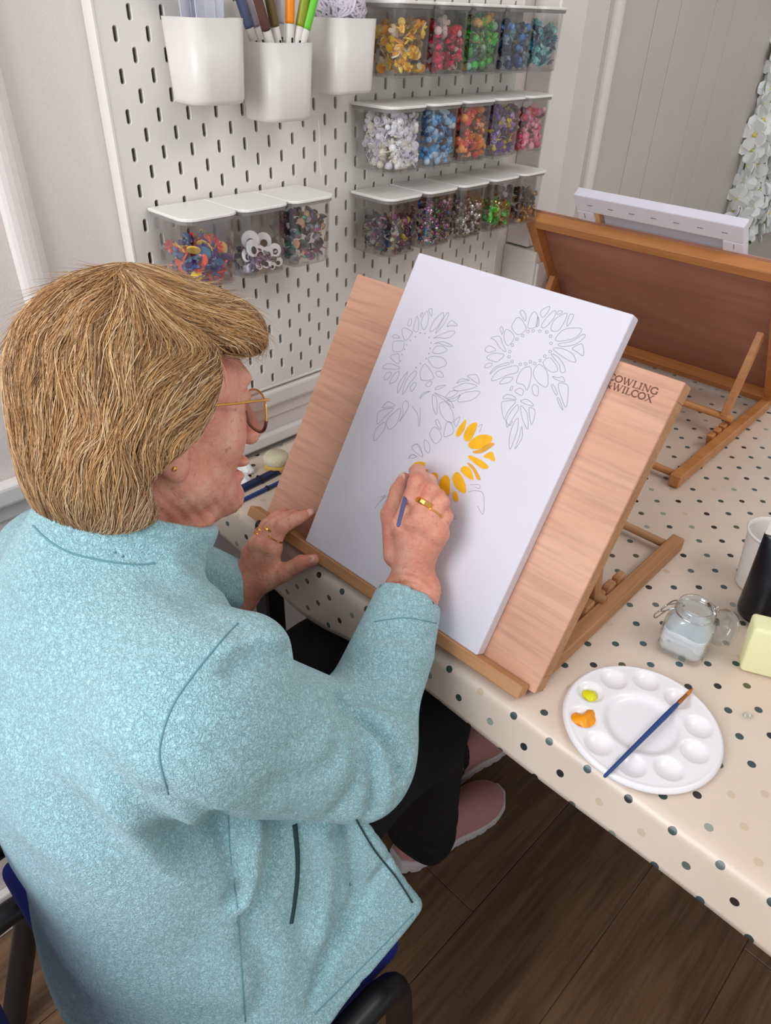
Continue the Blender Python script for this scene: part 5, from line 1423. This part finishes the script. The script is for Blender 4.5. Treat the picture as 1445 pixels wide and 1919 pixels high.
for heel, toe, nm in ((np.array([.392, .108]), np.array([.441, .378]), 'right'), (np.array([.322, .262]), np.array([.350, .532]), 'left')):
    d = toe - heel; e = obj('shoe', up_me, parent=woman, loc=(heel[0], heel[1], 0.0005), rot=(0, 0, math.atan2(-d[0], d[1])))
    e['label'] = 'dusty pink knit trainer'
    so = obj('sole', sole_me, parent=e); so['label'] = 'chunky pale sole'
    obj('laces', lace, 'shoe_lace', e, True)
    obj('sock', tube([(0, .045, .06), (0, .048, .12)], .024, 16), 'sock', woman, True, loc=e.location, rot=e.rotation_euler)

# ---- hair: a shaped base with strands combed along guides read off the photo
HG = [[(480, 110), (300, 150), (130, 260), (40, 420), (18, 600), (30, 800), (70, 1000), (130, 1130)], [(450, 200), (330, 300), (240, 450), (190, 620), (180, 800), (170, 1000), (210, 1120)],
      [(430, 330), (400, 430), (380, 560), (430, 650), (420, 760), (330, 880), (270, 1000), (310, 1120)], [(520, 150), (480, 300), (440, 400), (480, 520), (500, 650), (500, 760), (400, 850), (310, 960)],
      [(560, 110), (700, 170), (830, 240), (960, 300), (1050, 340), (1080, 400)], [(560, 170), (650, 280), (760, 340), (880, 370), (980, 400), (1040, 420)], [(930, 480), (830, 560), (720, 660), (600, 770), (480, 830), (380, 900)],
      [(930, 600), (860, 700), (790, 790), (720, 830)], [(560, 800), (640, 860), (700, 920), (730, 980), (715, 1040), (660, 1080)], [(480, 860), (540, 950), (560, 1030), (540, 1100)], [(380, 900), (440, 1000), (470, 1070), (440, 1115)],
      [(940, 420), (880, 430), (750, 480), (620, 570), (540, 660)], [(230, 170), (150, 300), (110, 480), (90, 650), (100, 850), (120, 1000)], [(620, 230), (560, 360), (540, 480), (560, 600), (560, 700), (520, 790)], [(640, 880), (640, 960), (620, 1040), (590, 1100)], [(340, 140), (240, 260), (140, 420), (120, 600)]]
HG = [[(x / 2.3306, 480 + y / 2.3306) for x, y in g] for g in HG]
def f_hair0(P):
    Q = to_head(P); X = np.abs(Q[:, 0]); Qs = np.stack([X, Q[:, 1], Q[:, 2]], 1)
    d = ell(Q, (0, -.012, .022), (.090, .110, .094))
    d = smin(d, ell(Q, (0, -.060, -.045), (.082, .060, .082)), .03)
    d = smin(d, ell(Qs, (.062, -.040, -.045), (.030, .050, .066)), .025)
    d = smin(d, ell(Qs, (.028, .054, .060), (.050, .040, .034)), .02)
    f, u = Q[:, 1], Q[:, 2]
    edge = np.interp(u, [-.12, -.08, -.065, -.05, -.035, -.02, 0, .03], [-.060, -.046, -.052, -.056, -.036, -.004, .012, .022])
    reg = np.maximum(edge - f, u - np.interp(f, [.03, .07, .10], [.048, .046, .050]))
    d = smax(d, -reg, .012)
    d = smax(d, -(u + .094 - .25 * np.clip(f + .06, -.1, .05)), .012)
    return d
guide3 = [march(f_hair0, [tuple(q) for q in spline(g, 4)]) for g in HG]
for k, g in enumerate(guide3):
    ok = np.abs(f_hair0(g)) < .006; guide3[k] = g[ok]
guide3 = [g for g in guide3 if len(g) > 3]
def f_hair(P):
    d = f_hair0(P)
    m = d < .03
    if m.any():
        q = np.full(m.sum(), 9.0)
        for g in guide3: q = np.minimum(q, polydist(P[m], g))
        d[m] += .0070 * np.exp(-(q / .008) ** 2) - .0022
    return d
Vc, Fc = sdf_mesh(f_hair, HO - (.14, .16, .17), HO + (.14, .16, .15), .0045)
hair = obj('hair', np_mesh('hair', relax(Vc, Fc, 1), Fc), 'hair_base', woman)
hair['label'] = 'chin-length blonde hair brushed back over the ears'
def comb(n, seed, step, nstep, off_rng, rad, fly=0.0):
    rs = np.random.RandomState(seed)
    GP = []; GT = []
    for g in guide3:
        t = np.gradient(g, axis=0); t /= np.linalg.norm(t, axis=1)[:, None] + 1e-9
        GP.append(g); GT.append(t)
        gl = to_head(g); gl[:, 0] *= -1; tl = t @ HM.T; tl[:, 0] *= -1          # the far side mirrors the near one
        GP.append(HO + gl @ HM); GT.append(tl @ HM)
    GP = np.concatenate(GP); GT = np.concatenate(GT)
    S = Vc[rs.randint(len(Vc), size=n)] + rs.randn(n, 3) * .002
    if fly: S = S[(to_head(S)[:, 2] > .03)]
    n = len(S)
    off = rs.uniform(*off_rng, size=n)
    jit = rs.randn(n, 3) * .16
    def field(P):
        out = np.zeros_like(P)
        for c in range(0, len(P), 4000):
            q = P[c:c + 4000]; D2 = ((q[:, None, :] - GP[None]) ** 2).sum(2)
            w = np.exp(-D2 / .022 ** 2) + 1e-6 / (D2 + 1e-5)
            out[c:c + 4000] = w @ GT
        return out / (np.linalg.norm(out, axis=1)[:, None] + 1e-9)
    def walk(P, sgn, m):
        pts = []
        for i in range(m):
            g = grad(f_hair0, P, .0015)
            t = field(P); ph_ = P @ np.array([95., 60., 120.]) + 1.7 * np.sin(P @ np.array([60., -80., 45.]))
            t = t + jit + (.17 * np.sin(ph_))[:, None] * np.cross(t, g); t -= g * (t * g).sum(1)[:, None]; t /= np.linalg.norm(t, axis=1)[:, None] + 1e-9
            P = P + sgn * step * t
            o = off + (fly * ((i + 1) / m) ** 2 if sgn > 0 else 0)
            P = P - g * np.clip(f_hair0(P) - o, -.006, .006)[:, None]
            pts.append(P)
        return pts
    P0 = S - grad(f_hair0, S, .0015) * (f_hair0(S) - off)[:, None]
    back = walk(P0, -1, nstep // 2); fwd = walk(P0, 1, nstep - nstep // 2)
    L_ = np.stack(back[::-1] + [P0] + fwd, 1)                                  # n, m, 3
    m = L_.shape[1]
    T = np.gradient(L_, axis=1); T /= np.linalg.norm(T, axis=2)[..., None] + 1e-9
    N = grad(f_hair0, L_.reshape(-1, 3), .0015).reshape(L_.shape); Bn = np.cross(T, N); Bn /= np.linalg.norm(Bn, axis=2)[..., None] + 1e-9; N = np.cross(Bn, T)
    prof = np.interp(np.linspace(0, 1, m), [0, .12, .75, 1], [.5, 1, .9, .15])[None, :, None] * rad * rs.uniform(.7, 1.3, (n, 1, 1))
    ring = np.stack([L_ + prof * (math.cos(a) * N + 1.25 * math.sin(a) * Bn) for a in (math.pi / 2, math.pi * 7 / 6, math.pi * 11 / 6)], 2)   # n, m, 3 sides, 3
    V = ring.reshape(-1, 3)
    base = (np.arange(n)[:, None] * m + np.arange(m - 1)[None]) * 3
    F = np.stack([np.stack([base + k, base + (k + 1) % 3, base + 3 + (k + 1) % 3, base + 3 + k], -1) for k in range(3)], 2).reshape(-1, 4)
    pal_ = np.array([lin(196, 152, 100)[:3], lin(172, 128, 82)[:3], lin(222, 190, 146)[:3], lin(146, 106, 68)[:3], lin(206, 176, 140)[:3], lin(120, 86, 56)[:3]])
    lock = np.sin(S @ np.array([190, 130, 90])) + np.sin(S @ np.array([-80, 210, 150]) + 1) + rs.randn(n) * .9
    pk = np.digitize(lock, [-1.6, -.7, 0.2, 1.0, 1.8]); cmap = np.array([5, 3, 1, 0, 4, 2])
    col = pal_[cmap[pk]] * rs.uniform(.95, 1.32, (n, 1))
    low = np.clip((-.03 - to_head(S)[:, 2]) / .06, 0, 1)[:, None]               # a little greyer towards the nape
    col = col * (1 - .35 * low) + np.array(lin(172, 148, 122)[:3]) * .35 * low
    Cc = np.repeat(np.concatenate([col, np.ones((n, 1))], 1), m * 3, axis=0)
    return V, F, Cc
Va, Fa, Ca = comb(16000, 3, .0085, 9, (-.0006, .0032), .00036)
Vb2, Fb2, Cb2 = comb(1400, 8, .009, 8, (.001, .004), .00022, fly=.012)
me = np_mesh('strands', np.concatenate([Va, Vb2]), np.concatenate([Fa, Fb2 + len(Va)])); set_vcol(me, np.concatenate([Ca, Cb2]))
st = obj('hair_strands', me, 'hair_strand', hair); st['kind'] = 'stuff'

# ---- finger nails
def nail(tip, prev, toward, name='fingernail'):
    tip = np.array(tip); ax = tip - np.array(prev); ax /= np.linalg.norm(ax)
    nv = np.array(toward) - ax * (np.array(toward) @ ax); nv /= np.linalg.norm(nv); sd = np.cross(ax, nv)
    v, f = ico(2); c = tip + nv * .0058 - ax * .001
    V = [c + ax * p[0] * .0068 + sd * p[1] * .0052 + nv * p[2] * .0016 for p in np.array(v)]
    obj(name, (V, f), 'nail', woman, True)
tocam = (CAM_C - W_R) / np.linalg.norm(CAM_C - W_R)
nail(RH['thumb'][3], RH['thumb'][2], tocam + np.array([-.5, 0, .4])); nail(LH['thumb'][3], LH['thumb'][2], tocam + np.array([.1, .2, .3])); nail(LH['index'][3], LH['index'][2], tocam)

# ---- rings
def ring(H, nm, k, t, w, label, thick=.0009):
    a, b = H[nm][k], H[nm][k + 1]; ax = (b - a) / np.linalg.norm(b - a); c = a + (b - a) * t
    r = RAD[nm][k] + (RAD[nm][k + 1] - RAD[nm][k]) * t + .0006
    u = np.cross(ax, [0, 0, 1.0]); u /= np.linalg.norm(u); v = np.cross(ax, u)
    V = []; n = 28; F = []
    sec = [(r, -w), (r + thick, -w * .6), (r + thick, w * .6), (r, w), (r - .0008, w), (r - .0008, -w)]
    for i in range(n):
        q = 2 * math.pi * i / n; d = math.cos(q) * u + math.sin(q) * v
        for rr, h in sec: V.append(d * rr + ax * h)
    m = len(sec)
    for i in range(n):
        j = (i + 1) % n
        for q in range(m): F.append((i * m + q, j * m + q, j * m + (q + 1) % m, i * m + (q + 1) % m))
    o = obj('finger_ring', (V, F), 'gold', smooth=False, loc=tuple(c)); setp(o, label, 'ring', 'gold finger rings')
ring(RH, 'middle', 0, .62, .0032, 'wide patterned gold ring on the painting hand', .0013)
ring(RH, 'ring', 0, .55, .0010, 'thin plain gold ring beside the wide one on painting hand')
ring(LH, 'index', 0, .45, .0011, 'thin gold ring on the index finger resting on the ledge')
ring(LH, 'middle', 0, .80, .0018, 'gold band on the middle finger of the hand on the ledge')
ring(LH, 'ring', 0, .70, .0020, 'gold band farthest from the thumb on the ledge hand')
ring(LH, 'ring', 0, .50, .0013, 'slimmer of two gold bands sharing one finger by the ledge')

# ---- brush in the right hand
tip = on_board(776, 871, CD + .0012); best = None
for nn_ in np.linspace(.06, .20, 71):
    e_ = on_board(746, 986, nn_)
    if best is None or abs(np.linalg.norm(e_ - tip) - .150) < best[0]: best = (abs(np.linalg.norm(e_ - tip) - .150), e_)
brush('held_paintbrush', tip, best[1], 'brush_blue_grey', 'blue-handled paintbrush held in the right hand touching the canvas', .0030)

# ---- glasses
gl = empty('eyeglasses', tuple(HO), label='gold-rimmed eyeglasses worn by the person', cat='glasses')
gl.matrix_world = Matrix(((HM[0][0], HM[1][0], HM[2][0], HO[0]), (HM[0][1], HM[1][1], HM[2][1], HO[1]), (HM[0][2], HM[1][2], HM[2][2], HO[2]), (0, 0, 0, 1)))
for s in (1, -1):
    cx, cy, cz = .039 * s, .094, -.014
    rim = []; n = 30
    for k in range(n):
        a = 2 * math.pi * k / n; x = .0245 * math.copysign(abs(math.cos(a)) ** .85, math.cos(a)); z = .0205 * math.copysign(abs(math.sin(a)) ** .85, math.sin(a))
        rim.append((cx + x, cy - .010 * (abs(cx + x) / .064) ** 2, cz + z))
    obj('rim', tube(rim, .0010, 6, True), 'gold', gl, True)
    low = [p for k, p in enumerate(rim) if 16 <= k <= 29]
    obj('lower_rim', tube(low, .0017, 6), 'tortoise', gl, True)
    V = rim + [(x, y - .0014, z) for x, y, z in rim]; F = [tuple(range(n)), tuple(range(n, 2 * n))[::-1]]
    obj('lens', (V, F), 'clear_glass', gl)
    obj('temple', tube(spline([(.063 * s, .0855, .001), (.066 * s, .083, .002), (.071 * s, .050, .003), (.075 * s, .010, .004), (.076 * s, -.012, -.002), (.075 * s, -.026, -.016)], 5), .0012, 6), 'gold', gl, True)
    obj('nose_pad', tube([(.010 * s, .094, -.016), (.008 * s, .096, -.022)], .0020, 6), 'clear_glass', gl, True)
obj('bridge', tube(spline([(-.0155, .0935, -.008), (0, .0965, -.004), (.0155, .0935, -.008)], 5), .0010, 6), 'gold', gl, True)
obj('earring_stud', lathe([(0, 0), (.002, 0), (.0025, .001), (.002, .002), (0, .0025)], 10), 'gold', woman, True, loc=tuple(hd(.0780, -.024, -.046)), rot=(0, math.radians(90), 0))

# ---------------------------------------------------------------- the chair she sits on
chair = empty('stacking_chair', (.40, -.31, 0), label='blue padded chair with black tube frame under the seated person', cat='chair')
mvc = lambda p: (p[0] - .40, p[1] + .31, p[2])
def cpart(name, pts, r, flat=1.0):
    return obj(name, tube([mvc(q) for q in spline(pts, 8)], r, 12, flat=flat), 'black_metal', chair, True)
obj('seat', xf(box(.185, .615, -.445, -.13, .40, .442, .016, 4), lambda p: np.array(mvc(p))), 'blue_fabric', chair, True)
bk = obj('backrest', box(-.21, .21, -.018, .018, 0, .34, .014, 4), 'blue_fabric', chair, True, loc=(0, -.208, .440), rot=(math.radians(8), 0, 0))
for x in (.640, .160):
    cpart('seat_rail_leg', [(x, -.545, .43), (x, -.40, .44), (x, -.24, .448), (x, -.190, .438), (x, -.165, .39), (x, -.150, .20), (x, -.140, .018)], .0175)
    cpart('back_upright', [(x - (.03 if x > .4 else -.03), -.545, .40), (x - (.03 if x > .4 else -.03), -.585, .50), (x - (.03 if x > .4 else -.03), -.615, .75)], .011)
cpart('rear_leg', [(.640, -.40, .40), (.645, -.46, .25), (.65, -.55, .018)], .0175)
cpart('rear_leg', [(.150, -.66, .245), (.150, -.55, .265), (.150, -.455, .280), (.150, -.437, .262), (.150, -.455, .20), (.150, -.52, .018)], .0180)
cpart('cross_bar', [(.16, -.36, .385), (.40, -.36, .385), (.64, -.36, .385)], .010)
# a person's empty stands at the middle of the seat's footprint
_l = Vector((0.385, -0.32, 0.0))
woman.location = _l
for c in woman.children: c.location = Vector(c.location) - _l
bpy.context.view_layer.update()
